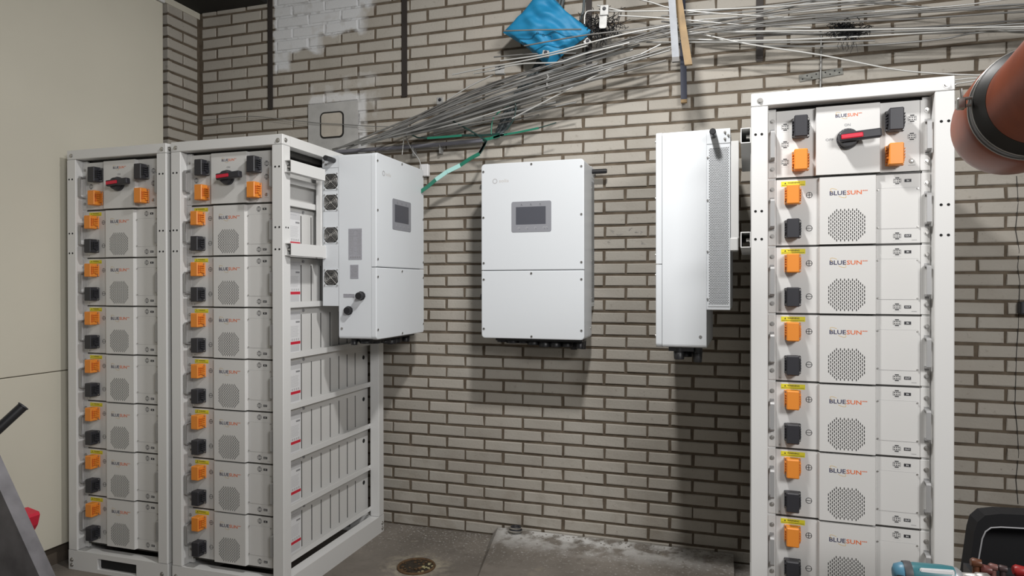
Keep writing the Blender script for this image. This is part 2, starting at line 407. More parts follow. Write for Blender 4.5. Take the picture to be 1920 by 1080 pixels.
def make_rack(name_label, o, a, plates=True):
    t = thing('equipment_rack', name_label, 'rack', RK(o, a, 0, 0, 0), a, 'white open equipment racks')
    p = .055
    for (x, y) in ((0, 0), (W-p, 0), (0, D-p), (W-p, D-p)):
        po = part('post', MB().rbox(x, x+p, y, y+p, .095, H-.046, .0025, 1), W_, t)
        if y == 0:
            hb = MB()
            for z in (1.897, 1.6345, 1.5388):
                for dx in ((.0145, .0345) if x == 0 else (.0175, .0375)): hb.cyl((x+dx, -.0006, z), (x+dx, .002, z), .0045, 10)
            if x > 0:
                for dy in (.022, .038): hb.cyl((W+.0006, dy, 1.6345), (W-.002, dy, 1.6345), .004, 10)
            part('bolt_hole', hb, HOLE, po, stuff=True)
    for y in (0, D-p):
        part('top_rail', MB().rbox(0, W, y, y+p, H-.045, H, .0025, 1), W_, t)
    for x in (0, W-p):
        part('side_top_rail', MB().box(x, x+p, p, D-p, H-.045, H-.0005), W_, t)
        part('side_bottom_rail', MB().box(x, x+p, p, D-p, 0, .0945), W_, t)
    part('top_panel', MB().box(p, W-p, p, D-p, H-.006, H-.002), W_, t)
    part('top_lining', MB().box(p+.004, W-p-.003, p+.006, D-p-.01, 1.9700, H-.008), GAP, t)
    for y in (0, D-p):
        b = MB().box(0, .182, y, y+p, 0, .094); b.box(.419, W, y, y+p, 0, .094); b.box(.182, .419, y, y+p, 0, .018); b.box(.182, .419, y, y+p, .07, .094)
        br = part('bottom_rail', b, W_, t)
        if y == 0:
            part('slot', MB().rbox(.1815, .4195, .02, .03, .0175, .0705, .01, 2, axis=1), HOLE, br)
    b = MB()
    for x, z in ((.0287, 2.0113), (.5783, 2.0105), (.0214, .047), (.0214, .022), (.5705, .047)): bolt(b, x, 0, z)
    for y, z in ((.021, 2.014), (D-.02, .05), (D-.02, .022)): bolt(b, W, y, z, ax=(1, 0, 0))
    part('bolt', b, STL, t, stuff=True)
    for k in range(9):
        z = TOPZ-PT*k if k < 8 else 1.868-.0
        z0, z1 = (z-.001, z+.023) if k < 8 else (1.842, 1.870)
        for s in (0, 1):
            x0, x1 = (W-p, W-p+.0025) if s else (p-.0025, p)
            b = MB().box(x0, x1, p, D-p, z0, z1)
            if k < 7: b.box(min(x0, x1)-(.024 if s else 0), max(x0, x1)+(0 if s else .024), p+.02, D-p, z0-.002, z0)
            for yy in (D-p-.012,): bolt(b, x1 if s else x0, yy, (z0+z1)/2, .005, 0, ax=(1 if s else -1, 0, 0))
            part('side_rail', b, W_, t)
    for k in range(1, 8): pass
    for k in range(0, 8):
        z = TOPZ-PT*k
        part('gap_strip', MB().box(.083, .5145, .0385, D-.1, z-.0027, z+.0027), GAP, t)  # dark strip standing for the shade in the gap between modules
    for s in (0, 1):
        x0 = p+.0005 if s == 0 else W-p-.026
        part('mounting_rail', MB().box(x0, x0+.0255, .0425, .055, .10, H-.05), W_, t)
    return t
racks = [make_rack('white battery rack beside the cream panelled wall, leftmost of three', R1, A2),
         make_rack('white rack of battery modules with its open side and a screen inverter on its right', R2, A2),
         make_rack('white rack of battery modules at the right, nearest the orange pipe', R3, A3)]
index_children()

LX, LY = .302, .04        # module frame: origin at the middle of its front plane
def P_(l): return l-LX
def socket(mb, x, z, y, m=0, s=1.):
    for dz, w_ in ((.0095, .009), (-.0095, .009)): mb.ribbon([(x-w_*s/2, z+dz*s), (x+w_*s/2, z+dz*s)], .003*s, y, m)
    for sx in (-1, 1): mb.ribbon([(x+sx*.0108*s, z-.0055*s), (x+sx*.0108*s, z+.0055*s)], .0009, y, m)
    for sz in (-1, 1): mb.ribbon([(x-.0108*s, z+sz*.0062*s), (x+.0108*s, z+sz*.0062*s)], .0007, y, m)
    for i in range(3):
        for j in range(2): mb.ribbon([(x+(i-1)*.0064*s-.0009, z+(j-.5)*.0062*s), (x+(i-1)*.0064*s+.0009, z+(j-.5)*.0062*s)], .0026*s, y, m)
    mb.ribbon([(x-.0115*s, z-.0152*s), (x+.0115*s, z-.0152*s)], .0005, y, 1)
def logo(x0, x1, z0, h, y, small=False):
    w_ = x1-x0; b = MB()
    b.text('BLUE', x0, z0, y, h, w_*.515, 0); b.text('SUN', x0+w_*.535, z0, y, h, w_*.465, 1)
    b.text('ess', x1+w_*.02, z0+h*.72, y, h*.25, w_*.16, 1)
    cx, cz = x0+w_*.27, z0+h*.48; A, B, th = w_*.285, h*.95, -.55
    for t0, t1 in ((.62, 1.28), (-.42, .22)):
        pts = []
        for i in range(15):
            a = PI*(t0+(t1-t0)*i/14); ex, ez = A*math.cos(a), B*math.sin(a)*.62
            pts.append((cx+ex*math.cos(th)-ez*math.sin(th), cz+ex*math.sin(th)+ez*math.cos(th)))
        b.ribbon(pts, h*.07, y-.0001, 2)
    return mesh('maker_logo', b, [NAVY, ORI, YLI])
def connector(flw, zh, orange=True):
    """right-angle battery terminal: flange, protruding block, side ribs; origin = centre of flange on the plate"""
    b = MB(); w2, h2 = flw/2, zh/2
    b.rbox(-w2, w2, -.006, 0, -h2+.002, h2-.002, .002, 1)
    b.rbox(-w2+.005, w2-.007, -.045, -.005, -h2, h2, .003, 1)
    for s in (-1, 1):
        xs = (-w2+.0005, -w2+.006) if s < 0 else (w2-.008, w2-.0008)
        for z0, z1 in ((-.012, -.006), (-.003, .002), (.006, .010), (.015, .018)):
            b.box(*xs, -.030, -.004, z0*zh/.064, z1*zh/.064)
        b.box(*xs, -.020, -.004, -h2+.014, -.014)
        for z0 in (-.016, -.0045, .004, .0125):     # dark slots on the flank
            b.box(xs[0]+(0 if s > 0 else .004), xs[1]-(.0045 if s > 0 else -.0006), -.041, -.026, z0, z0+.0018, 1)
    b.box(w2-.0072, w2-.0064, -.040, -.034, -.020, .019, 1)
    b.box(w2-.0072, w2-.0064, -.018, -.012, -.012, .021, 1)
    me = mesh('power_connector', b, [ORG, ORD] if orange else [BLK2, HOLE])
    s = MB()
    for x in (-w2+.0045, w2-.0045):
        for z in (-h2+.008, h2-.008): s.cyl((x, -.006, z), (x, -.0095, z), .0034, 8)
    return me, mesh('screw', s, STL if not orange else STL)
CON_O = connector(.052, .064); CON_B = connector(.052, .066, False); CON_B2 = connector(.054, .072, False); CON_O2 = connector(.054, .070)
def add_con(t, con, x, z, y, lab):
    o = part('power_connector', None, None, t, lab, me=con[0]); o.location = (x, y, z)
    part('screw', None, None, o, me=con[1], stuff=True)
def pull_handle():
    pts = [(-.0, 0), (.026, .002), (.031, .008), (.031, .094), (.026, .100), (0, .102)]
    out = []; th = .0045
    inner = [(0, th), (.024, th+.002), (.031-th, .011), (.031-th, .091), (.024, .102-th-.002), (0, .102-th)]
    b = MB(); n = len(pts)
    vs = [(sx*.0066, -d, z) for sx in (-1, 1) for (d, z) in pts+inner]
    k = 2*n; fs = []
    for i in range(n-1):
        fs += [(i, i+1, k+i+1, k+i), (n+i, k+n+i, k+n+i+1, n+i+1), (i, n+i, n+i+1, i+1), (k+i, k+i+1, k+n+i+1, k+n+i)]
    b.add(vs, fs); b.box(-.0065, .0065, -.002, 0, -.006, .008); b.box(-.0065, .0065, -.002, 0, .094, .108)
    return mesh('pull_handle', b, ALU)
HANDLE = pull_handle()
bb = MB(); bolt(bb, 0, 0, 0, .0058); BOLT = mesh('bolt', bb, STL)
tz = PT                    # top of the module in its own frame (origin at its bottom)

def make_module():
    t = thing('battery_module', 'x', 'battery')
    zt = PT-.0035; y0 = -.002
    part('case', MB().box(P_(.0835), P_(.520), .0025, .83, .004, zt-.002), WI, t)
    part('front_plate', MB().box(P_(.0825), P_(.5150), y0, .0025, .0035, zt), WI, t)
    for l0, l1, zz in ((.0565, .0815, 1), (.516, .5425, 1)):
        e = part('rack_ear', MB().rbox(P_(l0), P_(l1), y0, .002, .0035, zt, .001, 1), WI, t)
    for x in (.069, .5335):
        for z in (-.0355, -.1965):
            o = part('bolt', None, None, t, me=BOLT); o.location = (P_(x), y0, tz+z)
        o = part('pull_handle', None, None, t, 'grey metal pull handle', me=HANDLE); o.location = (P_(x), y0, tz-.171)
    # raised cover with chamfered flanks
    c0, c1, h = .2145, .3885, .016
    cv = part('cover', MB().prism([(P_(c0), y0), (P_(c0+.003), y0-h), (P_(c1-.004), y0-h), (P_(c1), y0)], .0035, zt-.0005, 2), WI, t)
    part('maker_logo', None, None, cv, 'dark blue and orange lettering with a gold orbit', me=LOGO_M)
    part('vent_grille', None, None, cv, 'octagon of small vertical vent slots', me=GRILLE, stuff=True)
    ap = part('access_panel', MB().box(P_(.3925), P_(.5095), y0-.0006, y0, tz-.180, tz-.0475), WI, t)
    b = MB()
    b.ribbon([(P_(.3925), tz-.0475), (P_(.5095), tz-.0475)], .0005, y0-.0008); b.ribbon([(P_(.3925), tz-.180), (P_(.5095), tz-.180)], .0005, y0-.0008)
    part('panel_joint', b, GRI, ap)
    b = MB()
    for x in (.394, .508):
        for z in (-.052, -.1755): b.cyl((P_(x), y0-.0006, tz+z), (P_(x), y0-.004, tz+z), .0026, 8)
    part('panel_screw', b, STL, ap, stuff=True)
    wlb = part('warning_label', MB().box(P_(.0975), P_(.1740), y0-.0006, y0, tz-.0265, tz-.0095), YEL, t, 'yellow warning label')
    b = MB().text('WARNING', P_(.118), tz-.0175, y0-.0009, .0052, .038, 0)
    b.prism([(P_(.108), tz-.018), (P_(.114), tz-.018), (P_(.111), tz-.0125)], y0-.0010, y0-.0008, 1)
    for i in range(12): b.ribbon([(P_(.100+i*.006), tz-.0225), (P_(.1045+i*.006), tz-.0225)], .0013, y0-.0009)
    part('warning_text', b, INK, wlb)
    add_con(t, CON_O, P_(.1345), tz-.0590, y0, 'orange power connector')
    add_con(t, CON_B, P_(.1345), tz-.1735, y0, 'black power connector')
    for z, plus in ((-.0592, True), (-.1718, False)):
        cx, cz = P_(.186), tz+z; b = MB()
        pts = [(cx+.0093*math.cos(2*PI*i/20), cz+.0093*math.sin(2*PI*i/20)) for i in range(21)]
        b.ribbon(pts, .0017, y0-.0004); b.ribbon([(cx-.0088, cz), (cx+.0088, cz)], .0017, y0-.0004)
        if plus: b.ribbon([(cx, cz-.0088), (cx, cz+.0088)], .0017, y0-.0004)
        part('polarity_mark', b, INK, t, 'printed circled plus sign' if plus else 'printed circled minus sign')
    for z in (-.0245, -.2042):
        b = MB(); socket(b, P_(.449), tz+z, y0-.0005)
        part('data_socket', b, [INK, PAL], t)
    for z, s in ((-.0252, 'IN'), (-.2044, 'OUT')):
        tg = part('port_tag', MB().box(P_(.4700), P_(.4893), y0-.0006, y0, tz+z-.0048, tz+z+.0048), INK, t, 'black tag with white letters')
        part('port_text', MB().text(s, P_(.4797), tz+z-.0026, y0-.0009, .0052, None, 0, True), WHI, tg)
    b = MB()
    for i in range(5): b.ribbon([(P_(.491+i*.003), tz-.2185), (P_(.4928+i*.003), tz-.2185)], .0012, y0-.0005)
    part('part_number', b, GRI, t)
    b = MB().cyl((P_(.094), y0, tz-.219), (P_(.094), y0-.002, tz-.219), .003, 8); part('ground_screw', b, STL, t)
    # flank facing the open side of the rack
    X = P_(.520)
    b = MB()
    for y in (.248, .329, .409, .491, .573, .653, .735): b.box(X-.001, X+.0012, y-LY-.0022, y-LY+.0022, tz-.208, tz-.037)
    part('side_slot', b, HOLE, t, 'narrow black vertical slots', stuff=True)
    b = MB().cyl((X-.002, .824-LY, tz-.0705), (X+.0015, .824-LY, tz-.0705), .0115, 14); part('cable_hole', b, HOLE, t)
    b = MB().cyl((X, .262-LY, tz-.020), (X+.006, .262-LY, tz-.020), .0065, 8); part('side_screw', b, GRI, t)
    b = MB(); xx = X+.0006
    b.box(X-.0005, xx, .150-LY, .2405-LY, tz-.216, tz-.022)
    sl = part('rating_label', b, LAB, t, 'white rating label with a red stripe')
    b = MB()
    def q(y0_, y1_, z0_, z1_, m): b.add([(xx+.0003, y0_-LY, tz+z0_), (xx+.0003, y1_-LY, tz+z0_), (xx+.0003, y1_-LY, tz+z1_), (xx+.0003, y0_-LY, tz+z1_)], [(0, 1, 2, 3)], m)
    q(.150, .2405, -.175, -.162, 0); q(.155, .215, -.040, -.036, 1); q(.205, .236, -.076, -.068, 1)
    q(.150, .2405, -.060, -.0225, 3); q(.150, .232, -.208, -.177, 3)
    for i in range(9): q(.155, .228-.004*(i % 3), -.092-.006*i, -.0905-.006*i, 2)
    for i in range(5): q(.157+.016*i, .166+.016*i, -.158, -.148, 2)
    for i in range(5): q(.157, .230-.005*(i % 2), -.182-.0055*i, -.1807-.0055*i, 2)
    part('label_print', b, [REDI, GRI, PAL, mat('label_grey', (.58, .58, .59), .5)], sl)
    return t
LOGO_M = logo(P_(.2475), P_(.3435), tz-.0655, .0143, -.002-.0163)
g_ = MB(); cx, cz = P_(.2985), tz-.1660; hw, hh, cut = .0535, .0555, .028
for i in range(19):
    x = cx-hw+i*(2*hw/18)
    ax_ = abs(x-cx); lim = hh if ax_ <= hw-cut else hh-(ax_-(hw-cut))*.95
    zz = -hh-.006+(.0062 if i % 2 else 0)
    for k in range(11):
        z = zz+k*.0124
        if abs(z) <= lim-.001: g_.add([(x-.0013, -.0184, cz+z-.0041), (x+.0013, -.0184, cz+z-.0041), (x+.0013, -.0184, cz+z+.0041), (x-.0013, -.0184, cz+z+.0041)], [(0, 1, 2, 3)])
GRILLE = mesh('vent_grille', g_, HOLE)

def make_switch_unit():
    t = thing('switch_unit', 'x', 'switch box')
    y0 = -.002; ht = .2305
    part('case', MB().box(P_(.0835), P_(.520), .0025, .45, .004, ht-.020), WI, t)
    part('front_plate', MB().box(P_(.0825), P_(.5130), y0, .0025, .003, ht), WI, t)
    for l0, l1 in ((.0565, .0815), (.5140, .5425)): part('rack_ear', MB().rbox(P_(l0), P_(l1), y0, .002, .003, ht, .001, 1), WI, t)
    B = 1.7482
    for x in (.0695, .534):
        for z in (1.9455, 1.7805):
            o = part('bolt', None, None, t, me=BOLT); o.location = (P_(x), y0, z-B)
        o = part('pull_handle', None, None, t, 'grey metal pull handle', me=HANDLE); o.location = (P_(x), y0, 1.8085-B)
    h = .016
    cv = part('cover', MB().prism([(P_(.2035), y0), (P_(.206), y0-h), (P_(.396), y0-h), (P_(.4000), y0)], .003, ht-.0005, 2), WI, t)
    part('maker_logo', None, None, cv, 'small dark blue and orange lettering', me=logo(P_(.2645), P_(.3315), 1.9390-B, .0112, y0-h-.0003))
    part('switch_text', MB().text('ON', P_(.3005), 1.9080-B, y0-h-.0004, .0085, .0185, 0, True).text('OFF', P_(.2465), 1.8630-B, y0-h-.0004, .0080, .0240, 0, True), GRI, cv)
    sw = part('rotary_switch', MB().cyl((P_(.3005), y0-h, 1.8650-B), (P_(.3005), y0-h-.012, 1.8650-B), .0335, 28)
        .tube([(P_(.3005), y0-h-.012, 1.8650-B), (P_(.3005), y0-h-.030, 1.8650-B)], [.0315, .027], 28), BLK2, t, 'round black rotary switch')
    hb = MB().rbox(-.030, .094, -.026, 0, -.0145, .0145, .005, 2); rb = MB().rbox(-.0245, .040, -.0285, -.0255, -.0078, .0078, .003, 2)
    for m_ in (hb, rb):
        ca, sa = math.cos(.07), math.sin(.07)
        m_.move(lambda q: V((P_(.3005)+q.x*ca-q.z*sa, y0-h-.022+q.y, 1.8655-B+q.x*sa+q.z*ca)))
    hd = part('switch_handle', hb, BLK2, sw); part('handle_insert', rb, RED, sw, 'red plastic insert')
    b = MB()
    for i, a in enumerate((1.2, 1.45, 1.7, 2.0, 2.35, 2.9, 3.3, 3.7, 4.0)):
        x, z = P_(.3005)+.0295*math.cos(a), 1.8650-B+.0295*math.sin(a); b.ribbon([(x, z), (x+.002*math.cos(a), z+.002*math.sin(a))], .0012, y0-h-.0125)
    part('dial_mark', b, WHI, sw, stuff=True)
    for x, con, z, lab in ((.1585, CON_B2, 1.9155, 'black power connector'), (.4405, CON_B2, 1.9155, 'black power connector'), (.1585, CON_O2, 1.8035, 'orange power connector'), (.4405, CON_O2, 1.8035, 'orange power connector')):
        add_con(t, con, P_(x), z-B, y0, lab)
        part('connector_text', MB().ribbon([(P_(x-.003), z-B-.0425), (P_(x+.003), z-B-.0425)], .002, y0-.0004), GRI, t)
    for x, z in ((.110, 1.9230), (.110, 1.8630), (.110, 1.8035), (.4915, 1.9215), (.4905, 1.8630)):
        b = MB(); socket(b, P_(x), z-B, y0-.0005, s=1.05); part('data_socket', b, [INK, PAL], t)
    b = MB().ring((P_(.4905), y0-.001, 1.784-B), (0, 1, 0), .0062, .0018, 16, 6).cyl((P_(.4905), y0, 1.784-B), (P_(.4905), y0-.004, 1.784-B), .0035, 10)
    part('earth_stud', b, STL, t)
    b = MB()
    for i in range(5): b.ribbon([(P_(.481+i*.004), 1.7700-B), (P_(.4836+i*.004), 1.7700-B)], .0013, y0-.0005)
    part('stud_text', b, GRI, t)
    return t
bm0 = make_module(); su0 = make_switch_unit(); index_children()
RN = ['leftmost rack', 'middle rack', 'right rack']
ORD_ = ['topmost', 'second', 'third', 'fourth', 'fifth', 'sixth', 'bottom']
for r, (o, a) in enumerate(((R1, A2), (R2, A2), (R3, A3))):
    t = su0 if r == 0 else copy_tree(su0)
    t.location = RK(o, a, LX, LY, 1.7482); t.rotation_euler = (0, 0, a)
    tag(t, 'white switch box with black rotary handle and red insert atop '+RN[r], 'switch box', 'switch boxes at the top of the racks')
    for k in range(7):
        t = bm0 if (r == 0 and k == 0) else copy_tree(bm0)
        t.location = RK(o, a, LX, LY, TOPZ-PT*(k+1)); t.rotation_euler = (0, 0, a)
        tag(t, 'white battery module with orange and black connectors, %s of seven in %s' % (ORD_[k], RN[r]), 'battery', 'battery modules in the racks')

# ------------------------------------------------------------------ inverters
IW, IH = .528, .88
def make_inverter(mount):
    t = thing('inverter', 'x', 'inverter')
    w2 = IW/2
    part('body', MB().rbox(-w2+.001, w2-.001, .0265, .20, .002, IH-.002, .012, 3, axis=1), INV, t)
    part('seam', MB().rbox(-w2+.004, w2-.004, .024, .028, .004, IH-.004, .012, 3, axis=1), GAP, t)
    def cover(name, z0, z1, top):
        bm = bmesh.new(); bmesh.ops.create_cube(bm, size=1)
        for v in bm.verts: v.co = V((v.co.x*IW, .0125+v.co.y*.025, (z0+z1)/2+v.co.z*(z1-z0)))
        es = [e for e in bm.edges if abs(e.verts[0].co.y-e.verts[1].co.y) > .01 and (e.verts[0].co.z > (z0+z1)/2) == top]
        bmesh.ops.bevel(bm, geom=es, offset=.018, segments=5, profile=.5, affect='EDGES')
        es = [e for e in bm.edges if all(v.co.y < .001 for v in e.verts)]
        bmesh.ops.bevel(bm, geom=es, offset=.004, segments=2, profile=.5, affect='EDGES')
        return part(name, MB().bm(bm), INV, t)
    uc = cover('upper_cover', .3425, IH, True); lc = cover('lower_cover', 0, .3395, False)
    for cvr, pts in ((uc, ((.012, .841), (.264, .867), (.515, .843), (.012, .609), (.515, .611), (.013, .379), (.515, .379))), (lc, ((.013, .296), (.263, .326), (.515, .296), (.013, .047), (.515, .047), (.264, .013)))):
        for x, z in pts:
            b = MB().cyl((x-w2, .0005, z), (x-w2, -.003, z), .0058, 10); b.cyl((x-w2, -.003, z), (x-w2, -.0033, z), .003, 6, 1)
            part('cover_screw', b, [STL, GAP], cvr)
    # control panel
    sp = part('control_panel', MB().rbox(.161-w2, .365-w2, -.002, .001, .531, .683, .009, 3, axis=1), BEZ, uc, 'grey control panel with dark display')
    part('display', MB().box(.184-w2, .337-w2, -.0026, -.0015, .569, .656), LCD, t)
    b = MB()
    for x in (.212, .260, .308):
        b.ribbon([(x-w2, .6685), (x-w2+.0015, .6685)], .003, -.0023); b.ribbon([(x-w2-.003, .6625), (x-w2+.007, .6625)], .0010, -.0023)
    for x in (.199, .241, .284, .328, .3415):
        pts = [(x-w2+.005*math.cos(i*PI/5), .551+.005*math.sin(i*PI/5)) for i in range(11)]; b.ribbon(pts[:8], .0009, -.0023, 1); b.ribbon([(x-w2, .545), (x-w2+.006, .545)], .001, -.0023)
    part('panel_icon', b, [INK, PAL], t, stuff=True)
    b = MB(); cx, cz = .073-w2, .7905
    for i in range(12):
        a = 2*PI*i/12+.1
        b.ribbon([(cx+.0118*math.cos(a-.17), cz+.0118*math.sin(a-.17)), (cx+.0118*math.cos(a+.17), cz+.0118*math.sin(a+.17))], .0032, -.0004, 0)
        a += PI/12
    b.ribbon([(cx+.0093*math.cos(i*PI/10), cz+.0093*math.sin(i*PI/10)) for i in range(21)], .0016, -.0004, 0)
    b.text('solis', .094-w2, .7825, -.0004, .0172, .052, 1)
    part('maker_logo', b, [PAL, mat('faint_logo_ink', (.60, .585, .57), .5)], uc, 'faint grey sun ring and lettering')
    # rear cooling section
    part('heatsink_housing', MB().box(-w2+.004, w2-.004, .20, .29, .157, .818), INV, t)
    part('mounting_plate', MB().box(-w2+.002, w2-.002, .2005, .29, .8185, .876), INV, t)
    for sx, nm in ((-1, 'left'), (1, 'right')):
        X = sx*(w2-.002)
        b = MB().cyl((X, .227, .852), (X+sx*.072, .227, .852), .0125, 16).cyl((X+sx*.072, .227, .852), (X+sx*.076, .227, .852), .0105, 16)
        part('lifting_handle', b, BLK, t, 'black cylindrical lifting handle')
        b = MB()
        for y, z in ((.270, .861), (.283, .848), (.270, .835)): bolt(b, X, y, z, .004, 0, (sx, 0, 0), .008)
        part('bracket_bolt', b, STL, t, stuff=True)
    # intake mesh on the right flank
    X = w2-.004
    ms = part('vent_plate', MB().box(X, X+.0015, .206, .287, .170, .806), INV, t)
    b = MB(); row = 0; z = .180
    while z < .800:
        y = .2115+(.0031 if row % 2 else 0)
        while y < .2830:
            rr_ = .0021
            b.add([(X+.0018, y+rr_*math.cos(i*PI/3), z+rr_*math.sin(i*PI/3)) for i in range(6)], [tuple(range(6))]); y += .0062
        z += .0052; row += 1
    part('vent_holes', b, HOLE, ms, 'honeycomb of fine intake holes', stuff=True)
    b = MB()
    for z in (.765, .595, .39, .20): b.cyl((X+.001, .2045, z), (X+.005, .2045, z), .0035, 8)
    part('plate_screw', b, STL, ms, stuff=True)
    # four fans on the left flank
    X = -w2+.004
    for z in (.753, .653, .497, .293):
        fp = part('cooling_fan', MB().rbox(X-.002, X, .203, .283, z-.042, z+.042, .003, 1, axis=0), INV, t, 'square fan plate with wire guard')
        cy = .243; b = MB()
        b.prism([(cy+.0365*max(-1, min(1, 1.16*math.cos(a))), z+.0365*max(-1, min(1, 1.16*math.sin(a)))) for a in [i*PI/12 for i in range(24)]], X-.0025, X-.0005, 0)
        part('fan_opening', b, HOLE, fp)
        b = MB()
        for R_ in (.009, .0165, .0235, .030, .0355): b.ring((X-.0045, cy, z), (1, 0, 0), R_, .0011, 28, 5)
        b.cyl((X-.003, cy, z), (X-.005, cy, z), .0055, 12)
        for a in (PI/4, 3*PI/4): b.tube([(X-.0052, cy-.046*math.cos(a), z-.046*math.sin(a)), (X-.0052, cy+.046*math.cos(a), z+.046*math.sin(a))], .0011, 5)
        for sy_ in (-1, 1):
            for sz_ in (-1, 1): b.cyl((X-.002, cy+sy_*.0345, z+sz_*.037), (X-.0055, cy+sy_*.0345, z+sz_*.037), .003, 8)
        part('fan_guard', b, STL, fp, 'round chrome wire guard')
        b = MB()
        for i in range(7):
            a = i*2*PI/7; b.add([(X-.0030, cy+.008*math.cos(a), z+.008*math.sin(a)), (X-.0027, cy+.034*math.cos(a+.25), z+.034*math.sin(a+.25)), (X-.0030, cy+.034*math.cos(a+.75), z+.034*math.sin(a+.75)), (X-.0033, cy+.008*math.cos(a+.8), z+.008*math.sin(a+.8))], [(0, 1, 2, 3)])
        part('fan_blade', b, BLK, fp, stuff=True)
    # labels and switches on the left flank (y = distance behind the front)
    X = -w2+.0005
    def ql(y0_, y1_, z0_, z1_, nm, m_, lab=None): return part(nm, MB().box(X-.0008, X+.001, y0_, y1_, z0_, z1_), m_, t, lab)
    l1 = ql(.076, .147, .377, .524, 'rating_label', SIL, 'large silver rating label'); l2 = ql(.095, .138, .287, .353, 'caution_label', SIL, 'small silver caution label'); ql(.116, .175, .198, .215, 'switch_label', SIL)
    b = MB()
    def sq(y0_, y1_, z0_, z1_): b.add([(X-.001, y1_, z0_), (X-.001, y0_, z0_), (X-.001, y0_, z1_), (X-.001, y1_, z1_)], [(0, 1, 2, 3)])
    for i in range(19): sq(.118 if i % 4 else .1, .143, .5135-i*.0062, .515-i*.0062); sq(.081, .104-.003*(i % 3), .5135-i*.0062, .515-i*.0062)
    for i in range(5): sq(.083+.012*i, .091+.012*i, .384, .392)
    part('label_print', b, GRI, l1)
    b = MB()
    for i in range(8): sq(.100, .133-.002*(i % 3), .341-i*.0062, .3425-i*.0062)
    part('label_print', b, GRI, l2)
    for y, z, L_ in ((.079, .206, .03), (.146, .136, .022)):
        b = MB().cyl((X, y, z), (X-.008, y, z), .0215, 10).tube([(X-.008, y, z), (X-L_, y, z)], [.019, .0165], 16)
        part('rotary_knob', b, BLK, t, 'round black knob')
    b = MB().cyl((X, .184, .05), (X-.002, .184, .05), .006, 10); part('flank_screw', b, STL, t)
    b = MB().cyl((w2-.001, .177, .048), (w2+.001, .177, .048), .006, 10); part('flank_screw', b, STL, t)
    # cable glands underneath
    gl = [(-.18, .10, .034, .024), (-.125, .09, .034, .028), (-.07, .10, .034, .028), (-.015, .09, .032, .034), (.045, .085, .030, .042), (.10, .09, .030, .042), (.155, .11, .030, .042), (.225, .09, .021, .046), (-.21, .15, .016, .030), (.18, .16, .018, .058), (.225, .165, .016, .055)]
    for x, y, r_, L_ in gl:
        r_ *= 1.12; L_ *= 1.06
        b = MB().tube([(x, y, .003), (x, y, -L_*.35)], r_, 14).tube([(x, y, -L_*.35), (x, y, -L_*.4), (x, y, -L_)], [r_*.8, r_*.95, r_*.85], 12)
        part('cable_gland', b, BLK, t)
    part('gland_plate', MB().box(-.205, .245, .050, .15, -.015, .003), BLK, t)
    return t
inv = make_inverter(0); index_children()
iL = copy_tree(inv); iR = copy_tree(inv)
inv.location = (-1.1506+IW/2-.004, 3.185, 1.114); inv.rotation_euler = (0, 0, 0)
tag(inv, 'white wall inverter seen from the front, hanging alone on the bricks between the racks', 'inverter', 'white hybrid inverters')
Lx, Ly, Ld = .0700, .3325, .1992
iL.location = RK(R2, A2, W+Lx+Ld, Ly+IW/2, 1.1260); iL.rotation_euler = (0, 0, A2+PI/2)
tag(iL, 'white inverter with four round fans on its flank beside the middle rack', 'inverter', 'white hybrid inverters')
Rx, Ry, Rd = .1675, .3402, .1988
iR.location = RK(R3, A3, -Rx-Rd, Ry+IW/2, 1.1263); iR.rotation_euler = (0, 0, A3-PI/2)
tag(iR, 'white inverter seen edge on with a perforated flank, fixed beside the right hand rack', 'inverter', 'white hybrid inverters')
# C channels that carry the two side inverters, hooks included
def channel(o, a, side, z0, z1, d1, lab, parent):
    s = 1 if side > 0 else -1; base = W if s > 0 else 0; th = .0028; w_ = .034
    X = lambda l: base+s*l
    t = thing('mounting_channel', lab, 'bracket', RK(o, a, base, .012, z0), a, 'white channels carrying the side inverters')
    b = MB(); h = z1-z0
    def bx(l0, l1, y0, y1, zz0, zz1): b.box(min(s*l0, s*l1), max(s*l0, s*l1), y0, y1, zz0, zz1)
    bx(w_-th, w_, 0, d1, 0, h); bx(0.0005, w_-th, 0, d1, 0, th); bx(.0005, w_-th, 0, d1, h-th, h); bx(.0005, .0005+th, 0, d1, th, h-th)
    part('channel', b, W_, t)
    b = MB()
    for yy in (.022, .04): bolt(b, s*(.0035), yy, h/2, .007, 0, (s, 0, 0), .012)
    part('bolt', b, STL, t, stuff=True)
    return t
for z0, z1, nm in ((1.873, 1.9255, 'upper'), (1.5118, 1.566, 'lower')):
    channel(R2, A2, 1, z0, z1, .262, 'short white %s channel bracket on the middle rack holding the fan side inverter' % nm, None)
    t = channel(R3, A3, -1, z0, z1, .62, 'white %s channel bracket on the left of the right hand rack' % nm, None)
def strap_plate(o, a, l0, l1, d0, d1, z0, z1, lab, hook):
    t = thing('mounting_bracket', lab, 'bracket', RK(o, a, l0, d0, z0), a)
    part('plate', MB().rbox(0, l1-l0, 0, d1-d0, 0, z1-z0, .002, 1), W_, t)
    for hk in hook: part('hook', MB().rbox(hk[0]-l0, hk[1]-l0, -.004, .05, hk[2]-z0, hk[3]-z0, .004, 1), W_, t)
    return t
strap_plate(R3, A3, -.0745, -.044, Ry+.01, Ry+.03, 1.565, 1.952, 'upright white plate between the edge-on inverter and the right hand rack', [(-.088, -.046, 1.516, 1.569)])
strap_plate(R2, A2, W-.046, W-.017, .3180, .3300, 1.563, 1.945, 'upright white plate between the fan side inverter and its rack', [(W-.040, W-.002, 1.508, 1.572)])

# ------------------------------------------------------------------ things fixed on the wall
def wp(px, py, gap=0): p = at(px, py, YW-gap); return p
